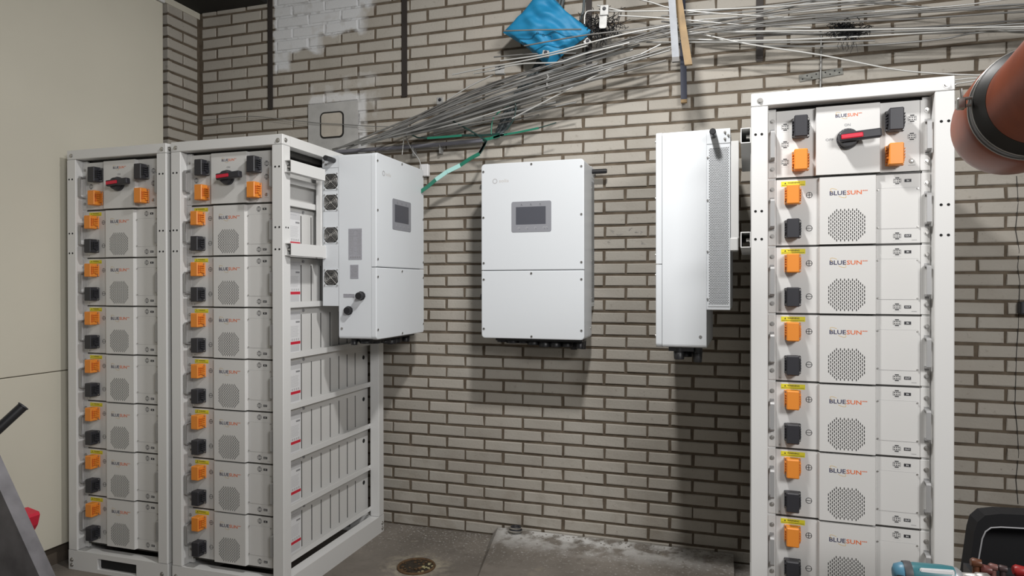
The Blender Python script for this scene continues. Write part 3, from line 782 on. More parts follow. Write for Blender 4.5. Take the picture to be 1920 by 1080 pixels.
# dark vertical straps
for x, ztop, zb, nm in ((-2.6145, 3.5, 2.455, 'long dark vertical steel strip left of the white painted bricks'),
                    (-1.713, 3.5, 2.454, 'dark vertical steel strip right of the white painted bricks'),
                    (-.652, 3.5, 2.481, 'dark vertical steel strip behind the blue cushion and rods'),
                    (.184, 3.5, 2.466, 'short dark vertical steel strip above the right hand rack'),
                    (1.46, 3.5, 2.56, 'dark vertical steel strip at the top right behind the rods')):
    b = MB().box(wx(x)-.016, wx(x)+.016, YW-.008, YW-.001, wz(zb), ztop)
    tag(part('steel_strip', b, STRAP), nm, 'strip', 'dark steel strips on the wall')
# concrete plate with a plugged square opening
p0, p1 = wx(-2.343), wx(-2.013); z0, z1 = wz(2.10), wz(2.457)
t = thing('cover_plate', 'grey concrete plate with a black-edged square plug on the brick wall', 'plate', ((p0+p1)/2, YW, z0))
def rel(b): return b.move(lambda q: q-V(t.location))
part('plate', rel(MB().box(p0, p1, YW-.012, YW-.001, z0, z1)), CONC, t)
kx0, kx1, kz0, kz1 = wx(-2.259), wx(-2.101), wz(2.248), wz(2.403)
part('rubber_seal', rel(MB().rbox(kx0, kx1, YW-.016, YW-.010, kz0, kz1, .028, 5, axis=1)), RUB, t)
part('plug', rel(MB().rbox(kx0+.009, kx1-.009, YW-.018, YW-.012, kz0+.009, kz1-.009, .021, 5, axis=1)), BRKP, t)
# conduit with clips
b = MB().tube([at(x, y, YW-.035) for x, y in ((600, 287), (700, 280), (826, 271), (906, 263))], .0115, 10)
tag(part('conduit', b, PVC), 'grey plastic conduit along the wall behind the left inverter', 'pipe')
for (x, y) in ((776, 279), (826, 273)):
    c = at(x, y, YW-.03); b = MB().ring(c, (1, 0, .1), .0145, .003, 16, 6).box(c.x-.005, c.x+.005, YW-.04, YW-.001, c.z-.045, c.z-.012)
    tag(part('pipe_clip', b, GAL), 'small metal clip holding the grey conduit, %s' % ('nearer the inverter' if x < 800 else 'nearer the green tape'), 'clip', 'conduit clips')
# little boxes / clamps
def clamp(px, py, w_, h_, gap, lab, tilt=0, name='clamp', m_=GAL, d=.02):
    c = at(px, py, YW-gap); t = thing(name, lab, 'clamp', c, 0); t.rotation_euler = (0, tilt, 0)
    part('plate', MB().rbox(-w_/2, w_/2, -.003, .003, -h_/2, h_/2, .002, 1), m_, t)
    part('flange', MB().box(-w_/2, w_/2, .003, d, -h_/2, -h_/2+.004), m_, t)
    bb_ = MB(); bolt(bb_, 0, -.003, h_*.12, .007); part('bolt', bb_, BLK2, t)
    return t
clamp(937, 130, .050, .046, .25, 'square bright clamp with a black bolt at the left of the bundle', .06)
t = clamp(1133, 19, .042, .050, .25, 'bright double clamp hanging above the black fibres', .05)
part('lower_plate', MB().rbox(-.022, .014, .004, .010, -.085, -.015, .008, 2, axis=1), GAL, t)
clamp(825, 189, .040, .040, .06, 'small galvanised clamp alone on the bricks left of the bundle')
clamp(1023, 100, .034, .030, .25, 'small bright clamp at the foot of the blue cushion', .2)
clamp(1101, 78, .03, .03, .25, 'small bright clamp at the right corner of the blue cushion', .8)
t = thing('hook', 'small galvanised hook hanging below the rod bundle', 'hook', at(1026, 150, YW-.22))
part('strip', MB().tube([(0, 0, .028), (.006, 0, .012), (-.004, 0, 0), (0, 0, -.028)], .0045, 5), GAL, t)
c = at(1539, 140, YW-.004); t = thing('perforated_strip', 'perforated galvanised strip on the bricks above the right hand rack', 'strip', c)
part('strip', MB().box(-.095, .095, -.001, .002, -.016, .016), mat('weathered_zinc', (.22, .22, .20), .7, .2, var=.2, scale=60), t).rotation_euler = (0, -.10, 0)
b = MB()
for i in range(9): b.cyl((-.08+i*.02, -.0018, (-.08+i*.02)*.1+(.006 if i % 2 else -.006)), (-.08+i*.02, .001, (-.08+i*.02)*.1+(.006 if i % 2 else -.006)), .0035, 8)
part('hole', b, HOLE, t, stuff=True)
b = MB().tube([at(1540, 60, YW-.012), at(1539, 120, YW-.012), at(1538, 172, YW-.012)], .004, 6)
tag(part('metal_rod', b, ROD), 'upright thin rod through the perforated strip', 'rod')
b = MB(); c = at(697, 303, YW); 
tag(part('wall_socket', MB().rbox(at(790, 0, YW).x-.001, at(806, 0, YW).x, YW-.03, YW-.001, at(800, 332, YW).z, at(800, 309, YW).z, .004, 1), LAB), 'small white junction box beside the left inverter', 'box')
b = MB(); c = at(1916, 577, YW)
b.rbox(c.x-.018, c.x+.03, YW-.04, YW-.001, c.z-.028, c.z+.028, .006, 2); tag(part('wall_socket', b, BLK2), 'small black fitting on the bricks at the right edge', 'box')
b = MB(); pts = [(1906, 330), (1909, 380), (1904, 430), (1911, 470), (1908, 500), (1912, 530), (1909, 620), (1906, 660), (1903, 760), (1907, 800), (1910, 850), (1905, 900), (1909, 945)]
b.tube([at(x, y, YW-.0005) for x, y in pts], .0014, 4); part('crack', b, HOLE, wall_back)
b = MB()
rr = random.Random(5)
for (x, y, w_, h_) in ((1148, 432, 8, 10), (1163, 440, 14, 6), (1183, 430, 8, 8), (1193, 432, 9, 8), (1203, 437, 5, 9), (1141, 455, 10, 12), (1208, 455, 12, 8)):
    pts = [at(x+rr.uniform(-w_, w_)/2, y+rr.uniform(-h_, h_)/2, YW-.0015) for _ in range(5)]; b.tube(pts, .0006, 3)
part('pencil_scribble', b, GRI, wall_back, 'faint pencil scribbles on the bricks')

# ------------------------------------------------------------------ rods, wires and what hangs in them
def rod(pts, gap, r=.0035, m_=ROD, lab=None, grp=None, name='metal_rod'):
    P = [at(x, y, YW-gap) for x, y in pts]
    Q = []
    for i in range(len(P)-1):
        a, b_, c_, d_ = P[max(i-1, 0)], P[i], P[i+1], P[min(i+2, len(P)-1)]
        for k in range(4):
            s = k/4; Q.append(.5*((2*b_)+(c_-a)*s+(2*a-5*b_+4*c_-d_)*s*s+(3*b_-a-3*c_+d_)*s**3))
    Q.append(P[-1])
    return tag(part(name, MB().tube(Q, r, 6), m_), lab or 'thin grey metal rod lying in the slanting bundle on the wall', 'rod', grp or ('rods of the slanting bundle' if not lab else None))
rr = random.Random(11)
# lines of the main bundle: (x0,y0) lower left ... (x1,y1) upper right
for i in range(22):
    s = i/21
    x0 = 618+rr.uniform(0, 150); y0 = 284-(x0-618)*.24+rr.uniform(-3, 3)
    x1 = rr.uniform(1120, 1262); ym = 128+14*(s-.5)+rr.uniform(-4, 4)
    xm = 1000; y_m = 158+(s-.5)*56+rr.uniform(-4, 4)
    y1 = y_m-(x1-xm)*(.31+rr.uniform(-.035, .035))
    xq = (x0+xm)/2; yq = (y0+y_m)/2-2+(s-.5)*18
    rod([(x0, y0), (xq, yq), (xm, y_m), (x1, y1)], .14+.10*rr.random(),   .0036+.0016*rr.random(), rr.choice([ROD, ROD, ROD, ROD2, ROD2, ROD2, ROD3]))
for i in range(9):      # shorter ones low in the bundle
    x0 = rr.uniform(690, 830); y0 = 262-(x0-690)*.1+rr.uniform(-8, 6); x1 = x0+rr.uniform(180, 330); y1 = y0-(x1-x0)*(.17+.12*rr.random())
    rod([(x0, y0), ((x0+x1)/2, (y0+y1)/2+rr.uniform(0, 4)), (x1, y1)], .10+.1*rr.random(), .0032+.0012*rr.random(), rr.choice([ROD, ROD2]))
G2 = 'rods fanning out to the right'; L2 = 'thin grey metal rod fanning out to the right along the top'
fan = [((1105, 97), (1290, 48), (1500, 18), (1700, -6)), ((1130, 88), (1290, 56), (1480, 22), (1620, 4)), ((1180, 80), (1300, 62), (1540, 36), (1800, 14)),
       ((1212, 79), (1320, 79), (1500, 79), (1640, 76)), ((1150, 64), (1290, 60), (1450, 63), (1620, 66), (1920, 58)), ((1240, 40), (1400, 58), (1560, 62), (1760, 56), (1920, 44)),
       ((1262, 72), (1420, 76), (1620, 68), (1840, 56)), ((1250, 70), (1450, 47), (1700, 36), (1920, 22)), ((1300, 38), (1480, 24), (1640, 8), (1760, -4)),
       ((1240, 30), (1400, 22), (1560, 8), (1700, 3)), ((1300, 52), (1470, 44), (1640, 30), (1920, 8)), ((1290, 60), (1480, 58), (1700, 54), (1920, 50)),
       ((1420, 86), (1600, 86), (1760, 74), (1846, 60)), ((1290, 24), (1450, 10), (1560, -6)), ((1230, 58), (1380, 34), (1500, 8), (1570, -6)),
       ((1330, 58), (1480, 36), (1700, 24), (1920, 14)), ((1500, 0), (1640, 6), (1780, 16), (1920, 8)), ((1440, 34), (1640, 22), (1800, 10), (1920, -4)),
       ((1310, 78), (1450, 66), (1640, 57), (1920, 38)), ((1290, 44), (1420, 40), (1520, 28), (1640, 20)), ((1560, 60), (1700, 60), (1850, 56), (1925, 62)), ((1600, 54), (1760, 52), (1925, 52))]
for i, q in enumerate(fan):
    if q[-1][0] >= 1800: q = q+((q[-1][0]+230, q[-1][1]+(q[-1][1]-q[-2][1])*.5),)
    rod(q, .08+.16*rr.random(), .0032+.001*rr.random(), rr.choice([ROD, ROD2, ROD2, ROD3, ROD]), L2, G2)
bright = [(((1096, 45), (1097, 27), (1107, 20), (1150, 21), (1257, 20), (1420, 14), (1560, 4), (1700, -6)), 'bright bent rod running level right of the double clamp'),
    (((1120, 10), (1150, 17), (1172, 21)), 'short bright rod through the double clamp'),
    (((1180, -6), (1220, 4), (1258, 15), (1330, 24), (1470, 32)), 'bright rod sloping down behind the tan batten'),
    (((1160, 29), (1257, 35), (1400, 47), (1520, 52)), 'bright rod ending right of the black fibres'),
    (((945, 58), (1010, 56), (1090, 55)), 'grey rod lying straight across the blue cushion'),
    (((983, 86), (1090, 67), (1180, 56), (1258, 45)), 'grey rod crossing the lower half of the blue cushion'),
    (((938, 114), (1020, 102), (1090, 84), (1170, 64), (1258, 47)), 'bright rod passing below the cushion clamp'),
    (((918, 133), (947, 125), (985, 119), (1045, 117), (1075, 108), (1107, 98), (1180, 80)), 'bright kinked rod held by the square clamp'),
    (((848, 140), (910, 127), (950, 120), (1030, 104), (1100, 86)), 'grey rod entering the bundle at the square clamp'),
    (((888, 138), (930, 131)), 'short bright rod left of the square clamp'),
    (((960, 222), (1030, 186), (1100, 150), (1160, 122), (1239, 83)), 'lone thin rod below the bundle over bare bricks'),
    (((838, 188), (880, 162), (925, 140)), 'thin wire rising from the small clamp'),
    (((926, 107), (1000, 101), (1080, 100)), 'dull rod under the blue cushion'),
    (((1300, 60), (1400, 82), (1539, 103), (1671, 129), (1760, 138), (1840, 141)), 'long grey rod sloping down to the orange pipe'),
    (((1790, 150), (1815, 147), (1845, 146)), 'short rod behind the pipe, upper'),
    (((1792, 157), (1818, 153), (1842, 149)), 'short rod behind the pipe, lower')]
for i, (q, lab) in enumerate(bright): rod(q, .26 if 4 <= i <= 8 else .2, .0038, ROD2 if 'dull' in lab or i in (4, 5) else ROD3, lab)
rod([(312, 232), (323, 230), (400, 224), (468, 218), (541, 225), (600, 231), (640, 233), (700, 237), (770, 238)], .03, .0022, ROD, 'long thin wire across the wall above the left racks', None, 'wire')
rod([(758, 236), (762, 258), (772, 280), (786, 300), (790, 318)], .10, .0028, GAL, 'thin cable hanging from the bundle down to the white junction box', None, 'cable')
rod([(760, 245), (757, 262), (754, 290)], .12, .0022, ROD3, 'thin bright wire tied round the lower bundle', None, 'wire')
# green tape and dark cable
def strapline(segs, gap, w_, lab, name='tape_strip', cat='tape'):
    t = thing(name, lab, cat, at(*segs[0][1][0], YW-gap))
    for m_, pts, ww in segs:
        b = MB(); P = [at(x, y, YW-gap) for x, y in pts]
        for a, c_ in zip(P, P[1:]):
            d = (c_-a).normalized(); n_ = V((-d.z, 0, d.x))*ww/2; e = V((0, .0015, 0))
            b.add([a-n_-e, c_-n_-e, c_+n_-e, a+n_-e, a-n_+e, c_-n_+e, c_+n_+e, a+n_+e], [(0, 1, 2, 3), (7, 6, 5, 4), (0, 4, 5, 1), (3, 2, 6, 7), (0, 3, 7, 4), (1, 5, 6, 2)])
        part('strip', b.move(lambda q: q-V(t.location)), m_, t)
    return t
strapline([(GRN, ((786, 361), (802, 350), (817, 337)), .020), (MINT, ((817, 337), (838, 322), (863, 310)), .022), (GRN, ((863, 310), (882, 297), (899, 288)), .019), (DGR, ((899, 288), (906, 276), (912, 263)), .014), (TARP, ((899, 286), (912, 264)), .012)], .19, .018, 'green and mint tape running down from the knot to the left inverter')
strapline([(DGR, ((766, 246), (772, 253), (783, 258), (801, 259)), .007), (GRN, ((801, 259), (831, 257), (866, 254)), .012), (DGR, ((866, 254), (905, 254), (937, 251)), .012), (GRN, ((905, 262), (918, 260), (937, 254)), .016), (MINT, ((925, 258), (945, 252)), .010), (GRN, ((937, 254), (972, 248), (1010, 240)), .010), (DGR, ((1010, 240), (1043, 230)), .005)], .175, .012, 'green tape running level along the wall above the conduit')
rod([(843, 224), (862, 234), (880, 244), (898, 255), (912, 264)], .18, .0045, DGR, 'dark twisted tie falling to the green knot', None, 'cable')
rod([(958, 200), (944, 204), (926, 220), (922, 234), (921, 252)], .18, .0035, GRN, 'thin green loop left of the dark cable', None, 'cable')
t = thing('cable_bundle', 'dark thick cable bundle dropping behind the rods to the green knot', 'cable', at(940, 248, YW-.1))
b = MB()
for k, dx in enumerate((-7, -2, 3, 8)):
    b.tube([at(x+dx*f_, y, YW-.055-.012*(k % 2)) for x, y, f_ in ((934, 252, .5), (944, 236, 1), (955, 210, 1.1), (968, 184, .9), (985, 158, 1), (1000, 140, .8), (1012, 118, .7), (1030, 60, .5), (1046, 20, .6), (1054, -12, .6))], .010, 8)
part('cable', b.move(lambda q: q-V(t.location)), TARP, t)
rod([(965, 186), (967, 206), (962, 226), (950, 244)], .2, .003, DGR, 'thin dark cable looping down right of the cable bundle', None, 'cable')
tag(part('cable', MB().tube([at(x, y, YW-.16) for x, y in ((1083, 62), (1088, 40), (1094, 20), (1096, -10))], .007, 8), TARP), 'dark cable rising beside the blue cushion', 'cable')
# blue cushion
cm = bpy.data.materials.new('blue_cloth'); cm.use_nodes = True; nt = cm.node_tree; bs = nt.nodes['Principled BSDF']; bs.inputs['Roughness'].default_value = .6; bs.inputs['Base Color'].default_value = (.012, .215, .42, 1)
c0, c1, c2, c3 = (at(1018, -26, YW-.17), at(1112, 60, YW-.17), at(1030, 128, YW-.17), at(943, 61, YW-.17))
t = thing('cushion', 'crumpled bright blue cushion caught in the rods', 'cushion', at(1025, 60, YW-.17))
n = 28; vs = []; fs = []
for sgn in (-1, 1):
    for i in range(n+1):
        for j in range(n+1):
            u, v_ = i/n, j/n; p = c0*(1-u)*(1-v_)+c1*u*(1-v_)+c2*u*v_+c3*(1-u)*v_
            e = (4*u*(1-u)*4*v_*(1-v_))**.42; nn = noise.noise(V((u*3.1, v_*7.5, 2)))*.030+noise.noise(V((u*9+v_*6, v_*3, 5)))*.016
            pin = 1-.16*math.sin(PI*u)*(1 if v_ < .5 else 0)*0
            ctr = (c0+c1+c2+c3)/4; q = ctr+(p-ctr)*(1-.10*(1-abs(2*u-1))*(abs(2*v_-1) > .9)-.06*(1-abs(2*v_-1))*(abs(2*u-1) > .9))
            vs.append(q+V((0, sgn*(.058*e+(nn*min(1, e*1.3)))+.0005*sgn, 0))-V(t.location))
    b0 = (n+1)**2 if sgn > 0 else 0
    for i in range(n):
        for j in range(n):
            a = b0+i*(n+1)+j; f = (a, a+1, a+n+2, a+n+1); fs.append(f if sgn > 0 else f[::-1])
part('cover', MB().add(vs, fs, 0, True), cm, t)
b = MB().tube([at(x, y, YW-.165)-V(t.location) for x, y in ((1034, -8), (1048, 14), (1060, 32), (1075, 42), (1092, 52))], [.004, .010, .012, .012, .005], 8)
part('lining', b, mat('lilac_lining', (.50, .50, .60), .7), t, 'pale lilac lining at the torn edge')
b = MB()
for cx_, cy_, r_ in ((1008, 61.5, 2.0), (1019, 66, 2.2)): b.tube([at(cx_+r_*math.cos(k), cy_+r_*math.sin(k), YW-.232)-V(t.location) for k in (0, 1, 2, 3, 4, 5, 6.2)], .0008, 4)
b.tube([at(x, y, YW-.232)-V(t.location) for x, y in ((1028, 65), (1034, 66), (1036, 70), (1033, 74))], .0008, 4)
part('pen_mark', b, INK, t, 'pen doodles')
# black fibre tangles
def tangle(px, py, sx, sy, n_, hang, lab, seed):
    t = thing('fibre_tangle', lab, 'tangle', at(px, py, YW-.17)); rr = random.Random(seed); b = MB()
    for k in range(n_):
        x, y = px+rr.gauss(0, sx*.45), py+rr.gauss(0, sy*.30); pts = []
        a = rr.uniform(0, 6.28)
        for s in range(6):
            pts.append(at(x, y, YW-.17+rr.uniform(-.02, .02))-V(t.location)); x += math.cos(a)*sx*.16; y += math.sin(a)*sy*.22; a += rr.uniform(-1.1, 1.1)
        b.tube(pts, .0017, 3)
    for k in range(hang):
        x, y = px+rr.uniform(-sx, sx)*.6, py+rr.uniform(0, sy*.3); pts = []
        for s in range(5): pts.append(at(x, y, YW-.17+rr.uniform(-.01, .01))-V(t.location)); x += rr.uniform(-5, 5); y += rr.uniform(5, 12)
        b.tube(pts, .0010, 3)
    part('fibres', b, FIB, t, stuff=True)
tangle(1128, 50, 34, 26, 150, 14, 'tangle of black fibres hanging under the double clamp', 1)
tangle(1590, 57, 32, 16, 170, 12, 'tangle of black fibres caught in the rods above the right hand rack', 2)
# battens hanging from the ceiling in front of the wall
def batten(px, Y, wpx, lab, m_, name='batten', tip=None, grp=None):
    (x0, y0), (x1, y1) = px; a, b_ = at(x0, y0, Y), at(x1, y1, Y)
    d = (a-b_); top = b_+d*((3.55-b_.z)/d.z); w_ = wpx/ (F/(fwd.dot(b_-CAM)))
    t = thing(name, lab, 'batten', b_, 0, grp); top = top-b_
    n_ = V((1, 0, 0))*w_/2; e = V((0, .010, 0)); z_ = V((0, 0, 0))
    vs = [z_-n_-e, z_+n_-e, z_+n_+e, z_-n_+e, top-n_-e, top+n_-e, top+n_+e, top-n_+e]
    part('board', MB().add(vs, [(3, 2, 1, 0), (4, 5, 6, 7), (0, 1, 5, 4), (2, 3, 7, 6), (1, 2, 6, 5), (3, 0, 4, 7)]), m_, t)
    if tip:
        dn = V((0, 0, -tip[0])); vs = [dn-n_-e, dn+n_-e, dn+n_+e, dn-n_+e, z_-n_-e, z_+n_-e, z_+n_+e, z_-n_+e]
        part('end_piece', MB().add(vs, [(3, 2, 1, 0), (0, 1, 5, 4), (2, 3, 7, 6), (1, 2, 6, 5), (3, 0, 4, 7)]), tip[1], t)
batten(((1260, 0), (1267, 108)), 3.02, 13, 'pale grey wooden batten hanging in front of the tan one', WOODG, tip=(.02, mat('grey_batten_end', (.16, .155, .15), .7)))
batten(((1272, 0), (1291, 122)), 3.10, 14, 'tan wooden batten slanting down between two others', WOODT)
batten(((1280, 40), (1282.5, 187)), YW-.03, 11, 'long navy batten with a brown tip against the bricks', WOODN, tip=(.016, WOODT))

# ------------------------------------------------------------------ floor details
c = V((-1.42, 2.975, 0)); t = thing('floor_drain', 'rusty round drain ring with debris set in the floor', 'drain', c)
part('ring', MB().ring((0, 0, .003), (0, 0, 1), .088, .007, 40, 6), RUST, t)
b = MB(); rr = random.Random(4)
b.add([(0, 0, .001)]+[((.085)*math.cos(i*PI/16), .085*math.sin(i*PI/16), .0025) for i in range(32)], [(0, i+1, (i+1) % 32+1) for i in range(32)])
part('grate_bed', b, mat('dark_muck', (.035, .025, .015), .9, var=.5, scale=50), t)
b = MB()
for k in range(46):
    a, r_ = rr.uniform(0, 6.28), .082*rr.random()**.5; s = rr.uniform(.003, .009); x, y = r_*math.cos(a), r_*math.sin(a)
    bm = bmesh.new(); bmesh.ops.create_icosphere(bm, subdivisions=1, radius=s)
    for v in bm.verts: v.co = V((x+v.co.x*rr.uniform(.7, 1.4), y+v.co.y*rr.uniform(.7, 1.4), .004+v.co.z*.6))
    b.bm(bm, 1 if x > .03 else 0)
part('debris', b, [RUST, mat('lime_muck', (.36, .32, .18), .9)], t, stuff=True)
t = thing('wire_coil', 'small coil of striped cord on the screed against the wall', 'coil', at(966, 996, YW-.05)); t.location.z = .056
b = MB()
for k in range(4): b.ring((.004*(k % 2), 0, .003+.0075*k), (0, .15, 1), .034-.003*k, .0042, 24, 6, k % 2)
part('loops', b, [GRB, BLK2], t)
b = MB().tube([V((-.005+k*.012, 2.0, 0)) for k in range(1)]+[V((0, 0, 0))], .001, 3)
p_, q_ = at(1164, 1050, 3.0), at(1186, 1042, 3.0)
def onfloor(px, py, z=0):
    d = fwd + rgt*((px-960)/F) - upv*((py-540)/F); return CAM+d*((z-CZ)/d.z)
a_, b_ = onfloor(1164, 1049, .032), onfloor(1185, 1042, .034)
tag(part('twig', MB().tube([a_, (a_+b_)/2+V((0, .004, .003)), b_], .0035, 5), BLK), 'short dark stick lying on the dusty screed', 'stick')
b = MB(); rr = random.Random(9)
for k in range(220):
    if k < 120: x = rr.uniform(-1.1, .05); y = YW-.012-abs(rr.gauss(0, .05)); z = .052-(YW-.01-y)*.075
    else: x = rr.uniform(-1.75, -1.2); y = YW-.012-abs(rr.gauss(0, .08)); z = 0
    s = rr.uniform(.0015, .006); bm = bmesh.new(); bmesh.ops.create_icosphere(bm, subdivisions=1, radius=s)
    for v in bm.verts: v.co = V((x+v.co.x*rr.uniform(.6, 1.8), y+v.co.y, z+v.co.z*.7+s*.4))
    b.bm(bm)
o = tag(part('rubble', b, GRB), 'crumbs of mortar scattered along the foot of the wall', 'rubble'); o['kind'] = 'stuff'

# ------------------------------------------------------------------ the orange pipe, near and to the right
t = thing('clay_pipe', 'thick orange brown pipe with a black rubber collar crossing the upper right corner', 'pipe', at(1903, 214, 1.44))
c = at(1943, 192, 1.30); far = at(1895, 232, 1.45); ax = (c-far).normalized(); O = V(t.location)
b = MB(); b.tube([far-ax*.05-O, far-ax*.046-O, far-ax*.034-O, far-ax*.015-O, far+ax*.01-O, c-ax*.03-O, c-ax*.012-O, c+ax*.0-O, c+ax*1.2-O], [.045, .066, .083, .092, .095, .095, .088, .077, .077], 56)
part('pipe', b, PIPE, t)
b = MB().tube([c-ax*.016-O, c-ax*.013-O, c+ax*.013-O, c+ax*.018-O, c+ax*.04-O], [.087, .0915, .0915, .088, .0775], 56)  # rubber collar; its black taper also stands for the shadow gap
part('rubber_collar', b, RUB, t)
b = MB().ring(c-ax*.012-O, ax, .0918, .0016, 56, 6).ring(c+ax*.013-O, ax, .0905, .0014, 56, 6); part('steel_band', b, STL, t)
e = at(1815, 190, 1.30)-O
b = MB().cyl(e+V((-.016, 0, .004)), e+V((.018, 0, .006)), .0028, 8).cyl(e+V((-.016, 0, -.008)), e+V((.014, 0, -.006)), .0028, 8).cyl(e+V((-.008, 0, -.014)), e+V((-.010, 0, .022)), .0022, 8)
b.rbox(e.x-.017, e.x-.004, e.y-.006, e.y+.006, e.z-.013, e.z+.006, .002, 1)
part('clamp_screw', b, STL, t, 'steel clamp screw')

# ------------------------------------------------------------------ lower right: open case and drill on a work table
TZ = at(1800, 1100, 1.90).z; TT = at(1850, 1079, 1.66).z
t = thing('work_table', 'work table under the black case and the drill, below the picture edge', 'table', (1.15, 1.45, 0))
part('tabletop', MB().rbox(-.60, .70, -.35, .42, TZ-.03, TZ, .004, 1), WOODT, t)
for x in (-.55, .65):
    for y in (-.30, .37): part('leg', MB().box(x-.02, x+.02, y-.02, y+.02, 0, TZ-.03), WOODT, t)
Yc = 1.78
t = thing('tool_case', 'open black plastic case with its lid up at the lower right corner', 'case', V((at(1880, 1100, Yc).x, Yc, TZ)))
O = V(t.location)
def P2(x, y, Y=Yc): return at(x, y, Y)-O
def outline(tl, dx): # rounded upper-left corner
    return tl
zb_ = int(proj(V((P2(1800, 1000).x+O.x, Yc, TZ+.002)))[1])
lid = [(1782, zb_), (1800, 1070), (1812, 985), (1818, 965), (1832, 953), (1860, 950), (2120, 962), (2120, zb_)]
inn = [(1800, zb_-1), (1813, 1070), (1826, 995), (1832, 982), (1842, 975), (1860, 974), (2100, 986), (2100, zb_-1)]
b = MB(); n = len(lid); D1 = V((0, -.05, 0))
A_ = [P2(*q) for q in lid]; B_ = [P2(*q) for q in inn]
b.add([q+D1 for q in A_]+[q+D1 for q in B_], [(i, i+1, n+i+1, n+i) for i in range(n-1)])
b.add([q+D1 for q in A_]+A_, [(i, n+i, n+i+1, i+1) for i in range(n-1)])
b.add([q+D1 for q in B_]+[q-V((0, .004, 0)) for q in B_], [(i+1, n+i+1, n+i, i) for i in range(n-1)])
b.add(A_, [tuple(range(n))]); b.add([q-V((0, .004, 0)) for q in B_], [tuple(range(n))])
part('lid', b, mat('case_black', (.009, .009, .010), .75, spec=.25), t)
b = MB().tube([P2(*q)+V((0, -.051, 0)) for q in inn[:-1]], .0016, 6); part('rim', b, GRI, t, 'thin grey line painted as the rim highlight')  # grey tube stands for the highlight along the lid rim
cx = P2(1900, 1100).x
part('tray', MB().box(P2(1806, 1080, 1.72).x, .34, -.34, -.06, .0, TT-TZ), BLK, t)
for k, (px, py, r_, col, lab) in enumerate(((1830, 1055, .010, (.10, .035, .015), 'small brown fitting inside the black case, leftmost'), (1848, 1068, .011, (.11, .03, .025), 'reddish brown fitting inside the black case, second from left'), (1862, 1063, .008, (.16, .07, .06), 'small pinkish fitting inside the black case'), (1880, 1066, .008, (.05, .03, .03), 'small dark fitting inside the black case'), (1912, 1070, .012, (.28, .015, .015), 'red fitting inside the black case at the right edge'))):
    Yk = 1.64; p = at(px, py, Yk); h_ = p.z-TT
    tt = thing('pipe_fitting', lab, 'fitting', (p.x, Yk, TT), 0, 'fittings in the black case')
    mm = mat('fitting_%d' % k, col, .4)
    part('body', MB().tube([(0, 0, 0), (0, 0, max(h_*.9, .004))], r_*.7, 12), mm, tt)
    part('cap', MB().tube([(-r_, 0, h_), (-r_*.6, 0, h_), (r_*.9, -.002, h_)], [r_*.7, r_, r_*.8], 12), mm, tt)
# drill
Yd = 1.30
t = thing('cordless_drill', 'teal and grey cordless drill lying at the bottom edge before the right hand rack', 'drill', V((at(1740, 1080, Yd).x, Yd, TZ)))
O = V(t.location)
def dq(x, y): return at(x, y, Yd)-O
u = (dq(1785, 1079)-dq(1700, 1073)).normalized(); ctr = dq(1742, 1079); s_ = (dq(1785, 1079)-dq(1700, 1073)).length/85
def ax_(x): return ctr+u*((x-1742)*s_)
def body(segs, m_, nm, lab=None): part(nm, MB().tube([ax_(x) for x, r in segs], [r*s_ for x, r in segs], 20), m_, t, lab)
body([(1673, 12), (1677, 20), (1690, 24), (1697, 24.5)], LBLU, 'rear_cap', 'blue vented rear cap')
b = MB()
for dz in (2, -5, -11): 
    p = ax_(1684); b.box(p.x-.006, p.x+.004, p.y-24.8*s_, p.y-22*s_, p.z+dz*s_, p.z+(dz+3)*s_)
part('cooling_slot', b, HOLE, t, stuff=True)
body([(1693, 26.5), (1700, 27.5), (1708, 27)], DGY, 'grip_band', 'dark grey rubber band')
body([(1707, 24), (1714, 25.5), (1770, 24), (1788, 22)], TEAL, 'motor_housing', 'teal housing')
body([(1787, 22), (1795, 20), (1802, 14)], mat('gear_grey', (.45, .46, .48), .35, .6), 'gear_collar', 'pale grey collar')
body([(1801, 11), (1828, 11), (1829, 13), (1850, 13), (1858, 6)], STL, 'chuck')
p = ax_(1752); b = MB().rbox(-.026, .026, -.001, .001, -.0045, .0045, .002, 1); b.move(lambda q: p+u*q.x+V((0, q.y-19*s_, q.z+16.5*s_)))
part('nameplate', b, LAB, t, 'white raised nameplate')
b = MB().tube([ax_(1735)+V((0, 0, -10*s_)), V((ax_(1728).x, 0, .035))], [.017, .015], 14); part('grip', b, TEAL, t)
part('battery_pack', MB().rbox(ax_(1728).x-.035, ax_(1728).x+.05, -.03, .03, 0, .04, .005, 1), BLK, t)

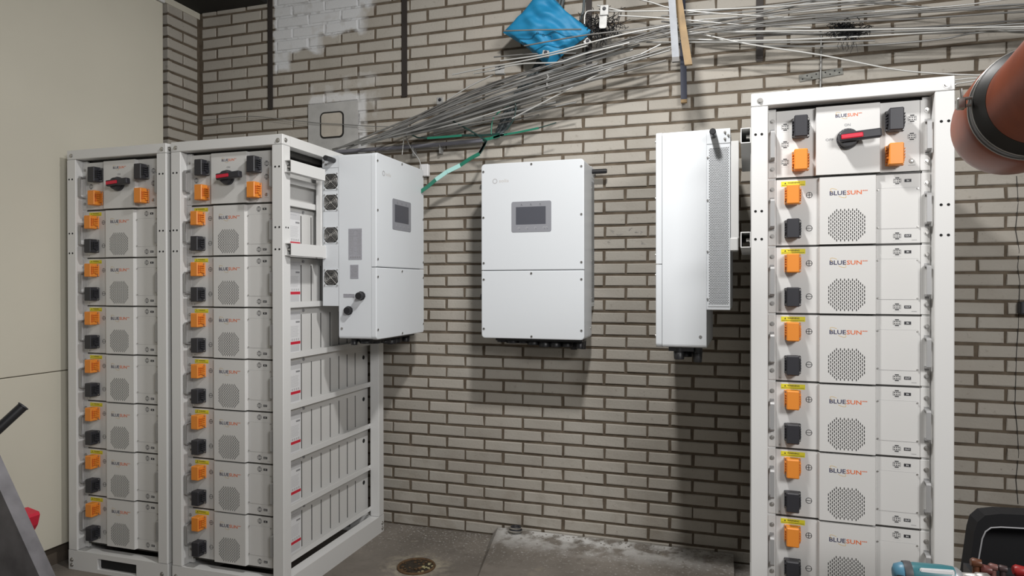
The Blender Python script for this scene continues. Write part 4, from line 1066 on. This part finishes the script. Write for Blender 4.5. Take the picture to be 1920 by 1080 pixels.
# ------------------------------------------------------------------ lower left: ladder, black tube, red wedge
Yl = 1.25
a, b_ = at(-39, 885, Yl), at(49, 1080, Yl); d = (b_-a); bot = a+d*(a.z/-d.z); 
t = thing('step_ladder', 'dusty grey metal ladder rail leaning at the lower left corner', 'ladder', (bot.x, Yl, 0))
O = V(t.location); top = a-d*1.2
hw = (at(88, 1080, Yl)-at(10, 1080, Yl)).length/2*.915
for k, off in enumerate((V((0, 0, 0)), V((-.42, 0, 0)))):
    n_ = V((d.z, 0, -d.x)).normalized()*hw*-1; e = V((0, .018, 0)); vs = []
    for q in (top, bot):
        q = q+off-O; vs += [q-n_-e, q+n_-e, q+n_+e, q-n_+e]
    part('rail', MB().add(vs, [(0, 1, 2, 3), (7, 6, 5, 4), (0, 4, 5, 1), (1, 5, 6, 2), (2, 6, 7, 3), (3, 7, 4, 0)]), LADM, t)
for k in range(2, 4):
    q = bot+(top-bot)*(k*.22)-O; part('rung', MB().rbox(q.x-.42, q.x, -.015, .015, q.z-.012, q.z+.012, .003, 1), LADM, t)
Yt = 1.45; a, b_ = at(43, 762, Yt), at(-5, 806, 1.40); d = b_-a; bot = a+d*(a.z/-d.z)*.999
r_ = .0145
t = thing('black_pole', 'black tube with an open end poking in at the left edge', 'tube', (bot.x, bot.y, 0)); O = V(t.location)
part('shaft', MB().tube([bot-O, a-O], r_, 16), BLK, t)
dn = d.normalized(); part('rim', MB().ring(a-O-dn*.001, dn, r_, .0022, 20, 6), BLK2, t); part('bore', MB().tube([a-O, a-O-dn*.0012], r_*.75, 14), HOLE, t)
Yr = 1.9; c = at(46, 978, Yr); t = thing('plastic_wedge', 'red plastic wedge on a thin dark stick behind the grey ladder rail', 'wedge', (c.x, Yr, 0)); O = V(t.location)
k = (at(62, 978, Yr)-at(32, 978, Yr)).x/30
pl = [(-16, 14), (-8, 16), (13, 12), (15, 8), (11, -6), (4, -16), (-4, -20), (-12, -2)]
part('wedge', MB().prism([(x*k, c.z+z*k) for x, z in pl], -.03, .03, 1), RED, t)
part('stick', MB().tube([(4*k, 0, c.z-14*k), (5*k, 0, 0)], .004, 6), DARKW, t)
# small black block by the foot of the right rack
p = RK(R3, A3, -.03, .02, 0)
t = thing('cable_box', 'small black block on the floor at the foot of the right hand rack', 'box', p)
part('body', MB().rbox(-.014, .014, 0, .05, 0, .17, .003, 1), BLK, t)
b = MB()
for z in (.05, .09, .13): b.cyl((0, .0005, z), (0, -.003, z), .003, 8)
part('screw', b, STL, t, stuff=True)
